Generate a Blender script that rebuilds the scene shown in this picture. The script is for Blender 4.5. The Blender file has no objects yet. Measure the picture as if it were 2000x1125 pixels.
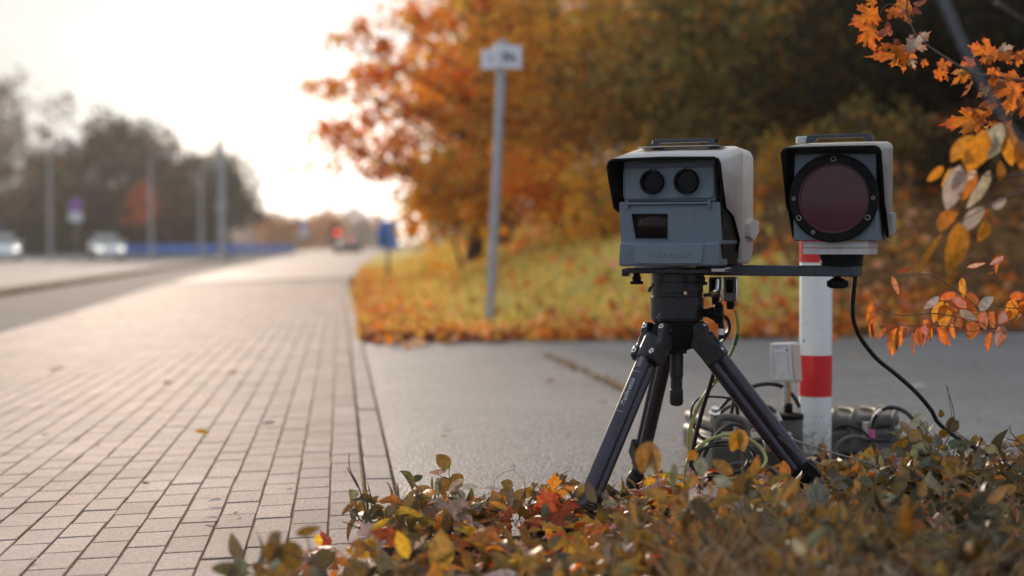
import bpy, bmesh, math, random
import numpy as np
from mathutils import Vector, Matrix, Quaternion

R_ = math.radians
random.seed(7)
rng = np.random.default_rng(7)
sc = bpy.context.scene
COL = sc.collection

# ------------------------------------------------------------------ camera
F = 2777.8                       # focal length in photo pixels (50 mm on 36 mm, 2000 px wide)
CAM_H = 0.80
YAW, PITCH = -6.90, -1.825
cd = bpy.data.cameras.new("camera")
cam = bpy.data.objects.new("camera", cd)
COL.objects.link(cam)
cam.location = (0, 0, CAM_H)
cam.rotation_euler = (R_(90 + PITCH), 0, R_(YAW))
cd.lens, cd.sensor_width = 50, 36
cd.clip_start, cd.clip_end = 0.05, 3000
cd.dof.use_dof = True
cd.dof.focus_distance = 4.05
cd.dof.aperture_fstop = 1.45
sc.camera = cam

# ------------------------------------------------------------------ sky, sun, exposure
SUN_EL, SUN_AZ = 13.0, -9.0      # degrees; azimuth from +Y, negative = left
w = bpy.data.worlds.new("World")
sc.world = w
w.use_nodes = True
nt = w.node_tree
nt.nodes.clear()
def N(t, typ, **kw):
    n = t.nodes.new(typ)
    for k, v in kw.items():
        setattr(n, k, v)
    return n
def lk(t, a, b):
    t.links.new(a, b)
wo = N(nt, 'ShaderNodeOutputWorld')
bg = N(nt, 'ShaderNodeBackground')
sky = N(nt, 'ShaderNodeTexSky', sky_type='NISHITA', sun_disc=False)
sky.sun_elevation = R_(SUN_EL)
sky.sun_rotation = R_(SUN_AZ)
sky.air_density, sky.dust_density, sky.ozone_density = 1.0, 3.0, 1.0
hs = N(nt, 'ShaderNodeHueSaturation')
hs.inputs['Saturation'].default_value = 0.35
lk(nt, sky.outputs[0], hs.inputs['Color'])
tc = N(nt, 'ShaderNodeTexCoord')
# thin bright overcast: white cloud layer over the sky, brighter towards the sun
dt = N(nt, 'ShaderNodeVectorMath', operation='DOT_PRODUCT')
sd = Vector((math.sin(R_(SUN_AZ + 8)), math.cos(R_(SUN_AZ + 8)), 0.03)).normalized()
dt.inputs[1].default_value = sd
lk(nt, tc.outputs['Generated'], dt.inputs[0])
rampw = N(nt, 'ShaderNodeValToRGB')
cr = rampw.color_ramp
cr.elements[0].position, cr.elements[0].color = 0.0, (3.0, 3.5, 4.3, 1)
cr.elements[1].position, cr.elements[1].color = 1.0, (12, 10.4, 9, 1)
for p_, c_ in ((0.45, (3.9, 4.3, 4.8, 1)), (0.80, (3.6, 3.8, 3.85, 1)), (0.94, (3.3, 3.6, 3.6, 1)), (0.982, (2.45, 2.75, 2.8, 1)), (0.990, (2.9, 3.15, 3.15, 1)), (0.995, (4.6, 4.7, 4.55, 1)), (0.9985, (9.0, 8.5, 7.8, 1))):
    e = cr.elements.new(p_); e.color = c_
mr = N(nt, 'ShaderNodeMapRange')
mr.inputs['From Min'].default_value = -1
lk(nt, dt.outputs['Value'], mr.inputs['Value'])
lk(nt, mr.outputs[0], rampw.inputs[0])
mpw = N(nt, 'ShaderNodeMapping')
mpw.inputs['Scale'].default_value = (3, 3, 16)
lk(nt, tc.outputs['Generated'], mpw.inputs[0])
nzw = N(nt, 'ShaderNodeTexNoise')
nzw.inputs['Scale'].default_value = 1.6
nzw.inputs['Detail'].default_value = 3
lk(nt, mpw.outputs[0], nzw.inputs['Vector'])
nr = N(nt, 'ShaderNodeMapRange')
nr.inputs['From Min'].default_value, nr.inputs['From Max'].default_value = 0.35, 0.7
nr.inputs['To Min'].default_value, nr.inputs['To Max'].default_value = 0.86, 1.08
lk(nt, nzw.outputs[0], nr.inputs['Value'])
cm = N(nt, 'ShaderNodeVectorMath', operation='SCALE')
lk(nt, rampw.outputs[0], cm.inputs[0])
lk(nt, nr.outputs[0], cm.inputs['Scale'])
mxw = N(nt, 'ShaderNodeMix', data_type='RGBA')
mxw.inputs[0].default_value = 0.98
lk(nt, hs.outputs[0], mxw.inputs[6])
lk(nt, cm.outputs[0], mxw.inputs[7])
lk(nt, mxw.outputs[2], bg.inputs['Color'])
bg.inputs['Strength'].default_value = 0.11
lk(nt, bg.outputs[0], wo.inputs[0])

sl = bpy.data.lights.new("sun", 'SUN')
sl.energy, sl.angle, sl.color = 2.4, R_(6), (1.0, 0.80, 0.62)
so = bpy.data.objects.new("sun", sl)
COL.objects.link(so)
so.location = (-20, 60, 40)
sdir = Vector((math.sin(R_(SUN_AZ)) * math.cos(R_(SUN_EL)), math.cos(R_(SUN_AZ)) * math.cos(R_(SUN_EL)), math.sin(R_(SUN_EL))))
so.rotation_euler = (-sdir).to_track_quat('-Z', 'Y').to_euler()

vs = sc.view_settings
sc.display_settings.display_device = 'sRGB'
vs.view_transform, vs.look, vs.exposure, vs.gamma = 'Standard', 'None', 0.8, 1.0
vs.use_curve_mapping = False
sc.render.engine = 'CYCLES'
sc.cycles.use_denoising = True
sc.cycles.max_bounces = 6
sc.cycles.transparent_max_bounces = 6
sc.cycles.sample_clamp_indirect = 6

# ------------------------------------------------------------------ helpers
CM = cam.rotation_euler.to_matrix()
CR, CU, CW = CM.col[0].copy(), CM.col[1].copy(), -CM.col[2]
CP = Vector((0, 0, CAM_H))
def ray(px, py):
    return CR * ((px - 1000) / F) + CU * ((562.5 - py) / F) + CW
def P(px, py, d):                # point at depth d metres seen at photo pixel (px, py)
    return CP + ray(px, py) * d
def G(px, py, z=0.0):            # point of the level z seen at photo pixel
    r = ray(px, py)
    return CP + r * ((z - CAM_H) / r.z)
def PZ(px, d, z):                # point at depth d, level z, in photo column px
    p = P(px, 500, d); p.z = z
    return p

def tag(o, label=None, cat=None, group=None, kind=None):
    if label: o['label'] = label
    if cat: o['category'] = cat
    if group: o['group'] = group
    if kind: o['kind'] = kind
    return o
def thing(name, label, cat, loc, rz=0.0, group=None):
    o = bpy.data.objects.new(name, None)
    o.empty_display_size = 0.1
    COL.objects.link(o)
    o.location = loc
    o.rotation_euler = (0, 0, rz)
    return tag(o, label, cat, group)

class MB:
    def __init__(s):
        s.v, s.f, s.m, s.mi = [], [], [], 0
    def add(s, vs_, fs):
        o = len(s.v)
        s.v += [Vector(a) for a in vs_]
        for f in fs:
            s.f.append([i + o for i in f]); s.m.append(s.mi)
    def box(s, x0, x1, y0, y1, z0, z1, M=None):
        vs_ = [Vector((x, y, z)) for x in (x0, x1) for y in (y0, y1) for z in (z0, z1)]
        if M is not None: vs_ = [M @ a for a in vs_]
        s.add(vs_, [(0, 1, 3, 2), (4, 6, 7, 5), (0, 4, 5, 1), (2, 3, 7, 6), (0, 2, 6, 4), (1, 5, 7, 3)])
    def prism(s, poly, a, b, axis='y', M=None):       # poly in the two other axes, in order
        def mk(p, q):
            r = {'y': (p[0], q, p[1]), 'x': (q, p[0], p[1]), 'z': (p[0], p[1], q)}[axis]
            r = Vector(r)
            return M @ r if M is not None else r
        n = len(poly)
        s.add([mk(p, a) for p in poly] + [mk(p, b) for p in poly],
              [tuple(range(n))[::-1], tuple(range(n, 2 * n))] + [(i, (i + 1) % n, n + (i + 1) % n, n + i) for i in range(n)])
    def tube(s, pts, r, n=10, cap=True):
        pts = [Vector(p) for p in pts]
        rs = r if isinstance(r, (list, tuple)) else [r] * len(pts)
        up = None; rings = []
        for i, p in enumerate(pts):
            t = (pts[min(i + 1, len(pts) - 1)] - pts[max(i - 1, 0)])
            if t.length < 1e-9: t = Vector((0, 0, 1))
            t.normalize()
            if up is None:
                up = t.orthogonal().normalized()
            up = (up - t * up.dot(t))
            up = up.normalized() if up.length > 1e-6 else t.orthogonal().normalized()
            sdv = t.cross(up)
            rings.append([p + (up * math.cos(2 * math.pi * k / n) + sdv * math.sin(2 * math.pi * k / n)) * rs[i] for k in range(n)])
        vs_ = [a for rg in rings for a in rg]
        fs = [(i * n + k, i * n + (k + 1) % n, (i + 1) * n + (k + 1) % n, (i + 1) * n + k) for i in range(len(pts) - 1) for k in range(n)]
        if cap:
            fs += [tuple(range(n))[::-1], tuple(range((len(pts) - 1) * n, len(pts) * n))]
        s.add(vs_, fs)
    def lathe(s, prof, o, axis=(0, 0, 1), n=40, ref=None):   # prof [(r, h)]
        o, ax = Vector(o), Vector(axis).normalized()
        u = ax.orthogonal().normalized(); w_ = ax.cross(u)
        vs_ = [o + ax * h + (u * math.cos(2 * math.pi * k / n) + w_ * math.sin(2 * math.pi * k / n)) * max(r, 1e-5) for r, h in prof for k in range(n)]
        fs = [(i * n + k, i * n + (k + 1) % n, (i + 1) * n + (k + 1) % n, (i + 1) * n + k) for i in range(len(prof) - 1) for k in range(n)]
        fs += [tuple(range(n))[::-1], tuple(range((len(prof) - 1) * n, len(prof) * n))]
        s.add(vs_, fs)
    def build(s, name, mats, parent=None, bevel=0, smooth=True, world=False, seg=2):
        vv = s.v
        if world and parent is not None:
            vv = [a - parent.location for a in vv]
        me = bpy.data.meshes.new(name)
        me.from_pydata([tuple(a) for a in vv], [], s.f)
        for m in (mats if isinstance(mats, (list, tuple)) else [mats]):
            me.materials.append(m)
        if s.m: me.polygons.foreach_set('material_index', s.m)
        bm = bmesh.new(); bm.from_mesh(me)
        bmesh.ops.recalc_face_normals(bm, faces=bm.faces)
        for e in bm.edges:
            if len(e.link_faces) == 2 and e.calc_face_angle(0) > R_(35): e.smooth = False
        bm.to_mesh(me); bm.free()
        if smooth:
            me.polygons.foreach_set('use_smooth', [True] * len(me.polygons))
        o = bpy.data.objects.new(name, me)
        COL.objects.link(o)
        if parent is not None: o.parent = parent
        if bevel:
            b = o.modifiers.new('bevel', 'BEVEL')
            b.width, b.segments, b.limit_method, b.angle_limit = bevel, seg, 'ANGLE', R_(35)
            b.harden_normals = False
            b.use_clamp_overlap = True
        return o

def catmull(pts, k=8):
    pts = [Vector(p) for p in pts]
    q = [pts[0] * 2 - pts[1]] + pts + [pts[-1] * 2 - pts[-2]]
    out = []
    for i in range(1, len(q) - 2):
        a, b, c, d = q[i - 1:i + 3]
        for j in range(k):
            t = j / k
            out.append(0.5 * ((2 * b) + (c - a) * t + (2 * a - 5 * b + 4 * c - d) * t * t + (3 * b - a - 3 * c + d) * t ** 3))
    out.append(pts[-1])
    return out

# ------------------------------------------------------------------ materials
def mat(name, c, rough=0.6, metal=0.0, var=0.0, vscale=20, bump=0.0, bscale=200, spec=0.5, coat=0.0, c2=None, emit=0, rvar=0.0):
    m = bpy.data.materials.new(name); m.use_nodes = True
    t = m.node_tree; b = t.nodes['Principled BSDF']
    b.inputs['Base Color'].default_value = (*c, 1)
    b.inputs['Roughness'].default_value = rough
    b.inputs['Metallic'].default_value = metal
    b.inputs['Specular IOR Level'].default_value = spec
    b.inputs['Coat Weight'].default_value = coat
    if emit:
        b.inputs['Emission Color'].default_value = (*c, 1)
        b.inputs['Emission Strength'].default_value = emit
    tcn = N(t, 'ShaderNodeTexCoord')
    if var or c2 or rvar:
        nz = N(t, 'ShaderNodeTexNoise')
        nz.inputs['Scale'].default_value = vscale; nz.inputs['Detail'].default_value = 5; nz.inputs['Roughness'].default_value = 0.65
        lk(t, tcn.outputs['Object'], nz.inputs['Vector'])
        mrn = N(t, 'ShaderNodeMapRange')
        mrn.inputs['From Min'].default_value, mrn.inputs['From Max'].default_value = 0.3, 0.7
        lk(t, nz.outputs[0], mrn.inputs['Value'])
        mx = N(t, 'ShaderNodeMix', data_type='RGBA')
        a = c if c2 else tuple(max(0, x * (1 - var)) for x in c)
        d = c2 if c2 else tuple(x * (1 + var) for x in c)
        mx.inputs[6].default_value = (*a, 1); mx.inputs[7].default_value = (*d, 1)
        lk(t, mrn.outputs[0], mx.inputs[0])
        lk(t, mx.outputs[2], b.inputs['Base Color'])
        if rvar:
            mr2 = N(t, 'ShaderNodeMapRange')
            mr2.inputs['To Min'].default_value, mr2.inputs['To Max'].default_value = max(0.02, rough - rvar), min(1, rough + rvar)
            lk(t, mrn.outputs[0], mr2.inputs['Value']); lk(t, mr2.outputs[0], b.inputs['Roughness'])
    if bump:
        nb = N(t, 'ShaderNodeTexNoise'); nb.inputs['Scale'].default_value = bscale; nb.inputs['Detail'].default_value = 3
        lk(t, tcn.outputs['Object'], nb.inputs['Vector'])
        bp = N(t, 'ShaderNodeBump'); bp.inputs['Strength'].default_value = bump; bp.inputs['Distance'].default_value = 0.002
        lk(t, nb.outputs[0], bp.inputs['Height']); lk(t, bp.outputs[0], b.inputs['Normal'])
    return m

def leaf_mat(name, trans=0.4, rough=0.5, under=None, spot=0.0, spec=0.35):
    m = bpy.data.materials.new(name); m.use_nodes = True
    t = m.node_tree; b = t.nodes['Principled BSDF']; out = t.nodes['Material Output']
    at = N(t, 'ShaderNodeAttribute', attribute_name='Col')
    colr = at.outputs['Color']
    if spot:
        tcn = N(t, 'ShaderNodeTexCoord'); nz = N(t, 'ShaderNodeTexNoise')
        nz.inputs['Scale'].default_value = 90; nz.inputs['Detail'].default_value = 4
        lk(t, tcn.outputs['Object'], nz.inputs['Vector'])
        mrn = N(t, 'ShaderNodeMapRange'); mrn.inputs['From Min'].default_value, mrn.inputs['From Max'].default_value = 0.35, 0.65
        mrn.inputs['To Min'].default_value, mrn.inputs['To Max'].default_value = 1 - spot, 1 + spot * 0.6
        lk(t, nz.outputs[0], mrn.inputs['Value'])
        sc_ = N(t, 'ShaderNodeVectorMath', operation='SCALE')
        lk(t, colr, sc_.inputs[0]); lk(t, mrn.outputs[0], sc_.inputs['Scale'])
        colr = sc_.outputs[0]
    base = colr
    if under:
        ge = N(t, 'ShaderNodeNewGeometry'); mx = N(t, 'ShaderNodeMix', data_type='RGBA')
        mm = N(t, 'ShaderNodeMath', operation='MULTIPLY'); mm.inputs[1].default_value = 0.6
        lk(t, ge.outputs['Backfacing'], mm.inputs[0]); lk(t, mm.outputs[0], mx.inputs[0])
        lk(t, colr, mx.inputs[6]); mx.inputs[7].default_value = (*under, 1)
        base = mx.outputs[2]
    lk(t, base, b.inputs['Base Color'])
    b.inputs['Roughness'].default_value = rough
    b.inputs['Specular IOR Level'].default_value = spec
    tr = N(t, 'ShaderNodeBsdfTranslucent'); lk(t, colr, tr.inputs['Color'])
    ms = N(t, 'ShaderNodeMixShader'); ms.inputs[0].default_value = trans
    lk(t, b.outputs[0], ms.inputs[1]); lk(t, tr.outputs[0], ms.inputs[2]); lk(t, ms.outputs[0], out.inputs[0])
    return m

def gmat(name, c, c2, scale, speck=None, rough=0.8, bump=0.5, bscale=120, bdist=0.004, spec=0.4, speck_scale=160):
    """ground: two colours by large noise, fine grain speckle, bump"""
    m = bpy.data.materials.new(name); m.use_nodes = True
    t = m.node_tree; b = t.nodes['Principled BSDF']
    b.inputs['Roughness'].default_value = rough; b.inputs['Specular IOR Level'].default_value = spec
    tcn = N(t, 'ShaderNodeTexCoord')
    nz = N(t, 'ShaderNodeTexNoise'); nz.inputs['Scale'].default_value = scale; nz.inputs['Detail'].default_value = 8; nz.inputs['Roughness'].default_value = 0.6
    lk(t, tcn.outputs['Object'], nz.inputs['Vector'])
    mrn = N(t, 'ShaderNodeMapRange'); mrn.inputs['From Min'].default_value, mrn.inputs['From Max'].default_value = 0.3, 0.7
    lk(t, nz.outputs[0], mrn.inputs['Value'])
    mx = N(t, 'ShaderNodeMix', data_type='RGBA'); mx.inputs[6].default_value = (*c, 1); mx.inputs[7].default_value = (*c2, 1)
    lk(t, mrn.outputs[0], mx.inputs[0])
    outc = mx.outputs[2]
    vz = N(t, 'ShaderNodeTexVoronoi'); vz.inputs['Scale'].default_value = speck_scale
    lk(t, tcn.outputs['Object'], vz.inputs['Vector'])
    if speck:
        rp = N(t, 'ShaderNodeMapRange')
        rp.inputs['To Min'].default_value, rp.inputs['To Max'].default_value = 1 - speck, 1 + speck
        sx = N(t, 'ShaderNodeSeparateColor'); lk(t, vz.outputs['Color'], sx.inputs[0]); lk(t, sx.outputs[0], rp.inputs['Value'])
        sm = N(t, 'ShaderNodeVectorMath', operation='SCALE'); lk(t, outc, sm.inputs[0]); lk(t, rp.outputs[0], sm.inputs['Scale'])
        outc = sm.outputs[0]
    lk(t, outc, b.inputs['Base Color'])
    nb = N(t, 'ShaderNodeTexNoise'); nb.inputs['Scale'].default_value = bscale; nb.inputs['Detail'].default_value = 4
    lk(t, tcn.outputs['Object'], nb.inputs['Vector'])
    ad = N(t, 'ShaderNodeMath', operation='ADD'); lk(t, nb.outputs[0], ad.inputs[0])
    mv = N(t, 'ShaderNodeMath', operation='MULTIPLY'); lk(t, vz.outputs['Distance'], mv.inputs[0]); mv.inputs[1].default_value = -0.6
    lk(t, mv.outputs[0], ad.inputs[1])
    bp = N(t, 'ShaderNodeBump'); bp.inputs['Strength'].default_value = bump; bp.inputs['Distance'].default_value = bdist
    lk(t, ad.outputs[0], bp.inputs['Height']); lk(t, bp.outputs[0], b.inputs['Normal'])
    return m

M = {}
M['asphalt'] = gmat('asphalt', (0.125, 0.121, 0.122), (0.19, 0.184, 0.185), 0.8, 0.62, 0.62, 0.7, 90, 0.006, 0.5, 110)
M['road'] = gmat('road_asphalt', (0.20, 0.185, 0.18), (0.25, 0.23, 0.225), 0.5, 0.2, 0.85, 0.4, 90, 0.004, 0.15)
M['lane'] = gmat('lane_asphalt', (0.13, 0.115, 0.11), (0.165, 0.15, 0.145), 0.6, 0.25, 0.9, 0.4, 90, 0.004, 0.10)
M['joint'] = gmat('mossy_joint', (0.10, 0.07, 0.04), (0.36, 0.21, 0.06), 9, 0.4, 0.95, 0.9, 160, 0.006, 0.2)
M['path_far'] = gmat('path_far', (0.165, 0.129, 0.121), (0.25, 0.20, 0.19), 1.0, 0.1, 0.72, 0.3, 40, 0.003, 0.25)
M['kerb'] = gmat('kerb_stone', (0.19, 0.155, 0.143), (0.29, 0.245, 0.23), 4, 0.25, 0.75, 0.6, 120, 0.003)
M['soil'] = gmat('soil', (0.05, 0.033, 0.022), (0.11, 0.07, 0.045), 6, 0.4, 0.95, 1.0, 40, 0.02, 0.2)
M['grass_ground'] = gmat('grass_ground', (0.40, 0.34, 0.08), (0.62, 0.42, 0.10), 0.9, 0.35, 0.95, 1.0, 12, 0.05, 0.1, 12)
M['bank'] = gmat('leafy_bank', (0.07, 0.038, 0.016), (0.20, 0.095, 0.03), 0.8, 0.5, 0.95, 1.0, 8, 0.08, 0.1, 10)
M['verge'] = gmat('dry_verge', (0.12, 0.09, 0.04), (0.18, 0.12, 0.06), 1.5, 0.4, 0.95, 1.0, 20, 0.03, 0.1, 20)

# brick material: tint per brick (attribute), grain
def brick_mat():
    m = gmat('concrete_brick', (0.168, 0.122, 0.113), (0.29, 0.220, 0.207), 1.4, 0.40, 0.74, 0.6, 180, 0.0025, 0.22, 230)
    t = m.node_tree; b = t.nodes['Principled BSDF']
    src = b.inputs['Base Color'].links[0].from_socket
    at = N(t, 'ShaderNodeAttribute', attribute_name='Col')
    vm = N(t, 'ShaderNodeVectorMath', operation='MULTIPLY')
    lk(t, src, vm.inputs[0]); lk(t, at.outputs['Color'], vm.inputs[1]); lk(t, vm.outputs[0], b.inputs['Base Color'])
    return m
M['brick'] = brick_mat()
M['leaf'] = leaf_mat('shrub_leaf', 0.48, 0.42, (0.19, 0.18, 0.125), 0.35)
M['leaf_orange'] = leaf_mat('autumn_leaf', 0.55, 0.5, None, 0.3)
M['leaf_pale'] = leaf_mat('turned_leaf', 0.4, 0.7, (0.38, 0.30, 0.25), 0.25, 0.08)
M['leaf_tree'] = leaf_mat('tree_leaf', 0.58, 0.6, None, 0.0, 0.2)
M['twig_far'] = leaf_mat('far_twigs', 0.15, 0.8, None, 0.0, 0.1)
M['bark'] = mat('bark', (0.06, 0.045, 0.035), 0.9, var=0.4, vscale=8, bump=0.6, bscale=30)
M['twig'] = mat('twig', (0.10, 0.07, 0.055), 0.75, var=0.35, vscale=60)
M['twig_pale'] = mat('pale_twig', (0.30, 0.25, 0.22), 0.7, var=0.3, vscale=60)
M['twig_grey'] = mat('grey_twig', (0.12, 0.125, 0.14), 0.7, var=0.3, vscale=60)
M['straw'] = leaf_mat('dry_grass', 0.35, 0.6, None, 0.2)
M['grey'] = mat('grey_paint', (0.108, 0.145, 0.178), 0.45, var=0.12, vscale=30, bump=0.12, bscale=900, rvar=0.08)
M['grey2'] = mat('grey_panel', (0.126, 0.168, 0.205), 0.42, var=0.10, vscale=30, bump=0.12, bscale=900, rvar=0.06)
M['black'] = mat('black_plastic', (0.005, 0.005, 0.006), 0.55, spec=0.12, var=0.3, vscale=40, rvar=0.1)
M['rubber'] = mat('black_rubber', (0.012, 0.011, 0.011), 0.5, spec=0.4, var=0.3, vscale=60)
M['glass'] = mat('dark_glass', (0.003, 0.003, 0.004), 0.10, spec=0.10)
M['window'] = mat('tinted_window', (0.012, 0.005, 0.004), 0.10, spec=0.18)
M['shell'] = mat('pale_shell', (0.50, 0.475, 0.462), 0.45, var=0.10, vscale=18, bump=0.1, bscale=600, rvar=0.1)
M['shell2'] = mat('beige_shell', (0.30, 0.282, 0.262), 0.5, var=0.10, vscale=18, bump=0.1, bscale=600, rvar=0.1)
M['alu'] = mat('brushed_metal', (0.55, 0.53, 0.50), 0.35, 1.0, var=0.15, vscale=40)
M['steel'] = mat('bright_steel', (0.75, 0.73, 0.70), 0.25, 1.0)
M['brass'] = mat('brass', (0.60, 0.42, 0.22), 0.3, 1.0)
M['plinth'] = mat('pale_plinth', (0.46, 0.46, 0.45), 0.45, var=0.1, vscale=40)
M['bar'] = mat('blue_black_bar', (0.022, 0.028, 0.045), 0.36, var=0.3, vscale=50, rvar=0.1)
M['redglass'] = mat('red_filter', (0.10, 0.004, 0.012), 0.12, var=0.5, vscale=9, spec=0.5)
M['redring'] = mat('red_reflector', (0.12, 0.005, 0.012), 0.4)
M['mesh'] = mat('steel_mesh', (0.11, 0.075, 0.09), 0.4, 0.4)
M['white_p'] = mat('white_paint', (0.70, 0.71, 0.70), 0.32, var=0.05, vscale=14, rvar=0.08)
M['red_p'] = mat('red_film', (0.60, 0.012, 0.018), 0.30, var=0.08, vscale=14, rvar=0.05)
M['wplastic'] = mat('white_plastic', (0.66, 0.64, 0.62), 0.5, var=0.04, vscale=30)
M['wplastic2'] = mat('warm_plastic', (0.52, 0.43, 0.37), 0.55, var=0.04, vscale=30)
M['yg'] = mat('yellow_green_cable', (0.36, 0.38, 0.10), 0.45, var=0.15, vscale=30)
M['green'] = mat('green_tape', (0.03, 0.16, 0.08), 0.5)
M['pink'] = mat('pink_tape', (0.75, 0.08, 0.32), 0.5)
M['olive'] = mat('olive_case', (0.072, 0.070, 0.060), 0.55, var=0.35, vscale=20, bump=0.25, bscale=200)
M['olive2'] = mat('dusty_case', (0.10, 0.09, 0.08), 0.6, var=0.3, vscale=25, bump=0.25, bscale=200)
M['galv'] = mat('galvanised', (0.36, 0.37, 0.38), 0.45, 0.55, var=0.12, vscale=12)
M['signw'] = mat('sign_white', (0.72, 0.73, 0.76), 0.4)
M['ink'] = mat('dark_ink', (0.03, 0.05, 0.08), 0.5)
M['embl'] = mat('embossed_print', (0.22, 0.27, 0.30), 0.4)
M['pale_ink'] = mat('pale_print', (0.62, 0.62, 0.64), 0.5)

# black anodised head: dark metal, rubbed marks and pale paint flecks
def head_mat():
    m = mat('black_anodised', (0.014, 0.013, 0.016), 0.32, 0.25, var=0.3, vscale=60, rvar=0.10)
    t = m.node_tree; b = t.nodes['Principled BSDF']
    src = b.inputs['Base Color'].links[0].from_socket
    tcn = N(t, 'ShaderNodeTexCoord')
    n1 = N(t, 'ShaderNodeTexNoise'); n1.inputs['Scale'].default_value = 240; n1.inputs['Detail'].default_value = 2
    n2 = N(t, 'ShaderNodeTexNoise'); n2.inputs['Scale'].default_value = 14; n2.inputs['Detail'].default_value = 3
    lk(t, tcn.outputs['Object'], n1.inputs['Vector']); lk(t, tcn.outputs['Object'], n2.inputs['Vector'])
    ml = N(t, 'ShaderNodeMath', operation='MULTIPLY'); lk(t, n1.outputs[0], ml.inputs[0]); lk(t, n2.outputs[0], ml.inputs[1])
    r = N(t, 'ShaderNodeMapRange'); r.inputs['From Min'].default_value, r.inputs['From Max'].default_value = 0.395, 0.43
    lk(t, ml.outputs[0], r.inputs['Value'])
    mx = N(t, 'ShaderNodeMix', data_type='RGBA'); lk(t, r.outputs[0], mx.inputs[0]); lk(t, src, mx.inputs[6])
    mx.inputs[7].default_value = (0.4, 0.4, 0.42, 1); lk(t, mx.outputs[2], b.inputs['Base Color'])
    return m
M['head'] = head_mat()
M['tube'] = mat('anodised_tube', (0.050, 0.046, 0.060), 0.30, 0.7, var=0.12, vscale=30, rvar=0.05)

# ------------------------------------------------------------------ leaves
OUT = [(0.03, 0.0), (0.30, -0.06), (0.26, 0.06), (0.42, 0.10), (0.30, 0.20), (0.46, 0.30), (0.62, 0.34), (0.55, 0.42), (0.66, 0.52), (0.50, 0.52),
       (0.46, 0.60), (0.30, 0.48), (0.20, 0.50), (0.24, 0.66), (0.34, 0.74), (0.20, 0.78), (0.18, 0.88), (0.08, 0.86), (0.0, 1.06)]
OUTL = OUT + [(-x, y) for x, y in OUT[-2::-1]]
class Leaves:
    def __init__(s):
        s.v, s.f, s.c = [], [], []
    def oval(s, p, d, n, L, W, col, fold=0.3, curl=0.25, edge=None, wave=0.0, st=7):
        p, d = Vector(p), Vector(d).normalized()
        n = Vector(n); n = n - d * n.dot(d)
        n = n.normalized() if n.length > 1e-5 else d.orthogonal().normalized()
        sd = d.cross(n)
        o = len(s.v); ph = random.random() * 6
        cf, sf = math.cos(fold), math.sin(fold)
        for i in range(st):
            t = i / (st - 1)
            hw = W / 2 * max(0.03, math.sin(math.pi * t ** 0.85) ** 0.75 if 0 < t < 1 else 0.03)
            c = p + d * (L * (t - 0.25 * curl * t * t)) - n * (curl * L * t * t)
            wv = wave * W * math.sin(ph + t * 9)
            for k in (-1, 0, 1):
                q = c + sd * (k * hw * cf) + n * (abs(k) * (hw * sf + wv * k))
                s.v.append(q)
                cc = col if (k == 0 or edge is None) else edge
                jit = 0.9 + 0.2 * random.random()
                s.c.append(tuple(x * jit for x in cc))
            if i:
                a = o + (i - 1) * 3; b = o + i * 3
                s.f += [(a, a + 1, b + 1, b), (a + 1, a + 2, b + 2, b + 1)]
    def maple(s, p, d, n, S, col, bend=0.35, edge=None, wscale=1.0):
        p, d = Vector(p), Vector(d).normalized()
        n = Vector(n); n = n - d * n.dot(d)
        n = n.normalized() if n.length > 1e-5 else d.orthogonal().normalized()
        sd = d.cross(n)
        o = len(s.v); b1, b2 = bend * (random.random() + 0.4), bend * (random.random() - 0.3)
        tw = random.random() * 6
        def put(x, y, cc, j=0):
            x *= wscale
            z = -b1 * x * x * 1.2 - b2 * y * y + 0.05 * math.sin(tw + 7 * x + 5 * y) * bend * 2 + 0.06 * abs(x)
            s.v.append(p + (sd * x + d * y + n * z) * S)
            jit = 0.88 + 0.24 * random.random()
            s.c.append(tuple(q * jit for q in cc))
        put(0, 0.34, col)
        m = len(OUTL)
        for r in (0.45, 1.0):
            for (x, y) in OUTL:
                put(x * r, 0.34 + (y - 0.34) * r, col if r < 1 or edge is None or random.random() < 0.5 else edge)
        for i in range(m):
            j = (i + 1) % m
            s.f.append((o, o + 1 + i, o + 1 + j))
            s.f.append((o + 1 + i, o + 1 + m + i, o + 1 + m + j, o + 1 + j))
    def build(s, name, m, parent=None, world=True):
        vv = s.v
        if world and parent is not None: vv = [a - parent.location for a in vv]
        me = bpy.data.meshes.new(name)
        me.from_pydata([tuple(a) for a in vv], [], s.f)
        at = me.color_attributes.new('Col', 'FLOAT_COLOR', 'POINT')
        at.data.foreach_set('color', np.array([(*c, 1) for c in s.c], dtype=np.float32).ravel())
        me.materials.append(m)
        me.polygons.foreach_set('use_smooth', [True] * len(me.polygons))
        o = bpy.data.objects.new(name, me); COL.objects.link(o)
        if parent is not None: o.parent = parent
        return o
def vary(c, a=0.2):
    k = 1 + random.uniform(-a, a)
    return tuple(max(0.004, x * k * (1 + random.uniform(-a, a) * 0.5)) for x in c)
def rv():
    v = Vector((random.gauss(0, 1), random.gauss(0, 1), random.gauss(0, 1)))
    return v.normalized()

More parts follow.
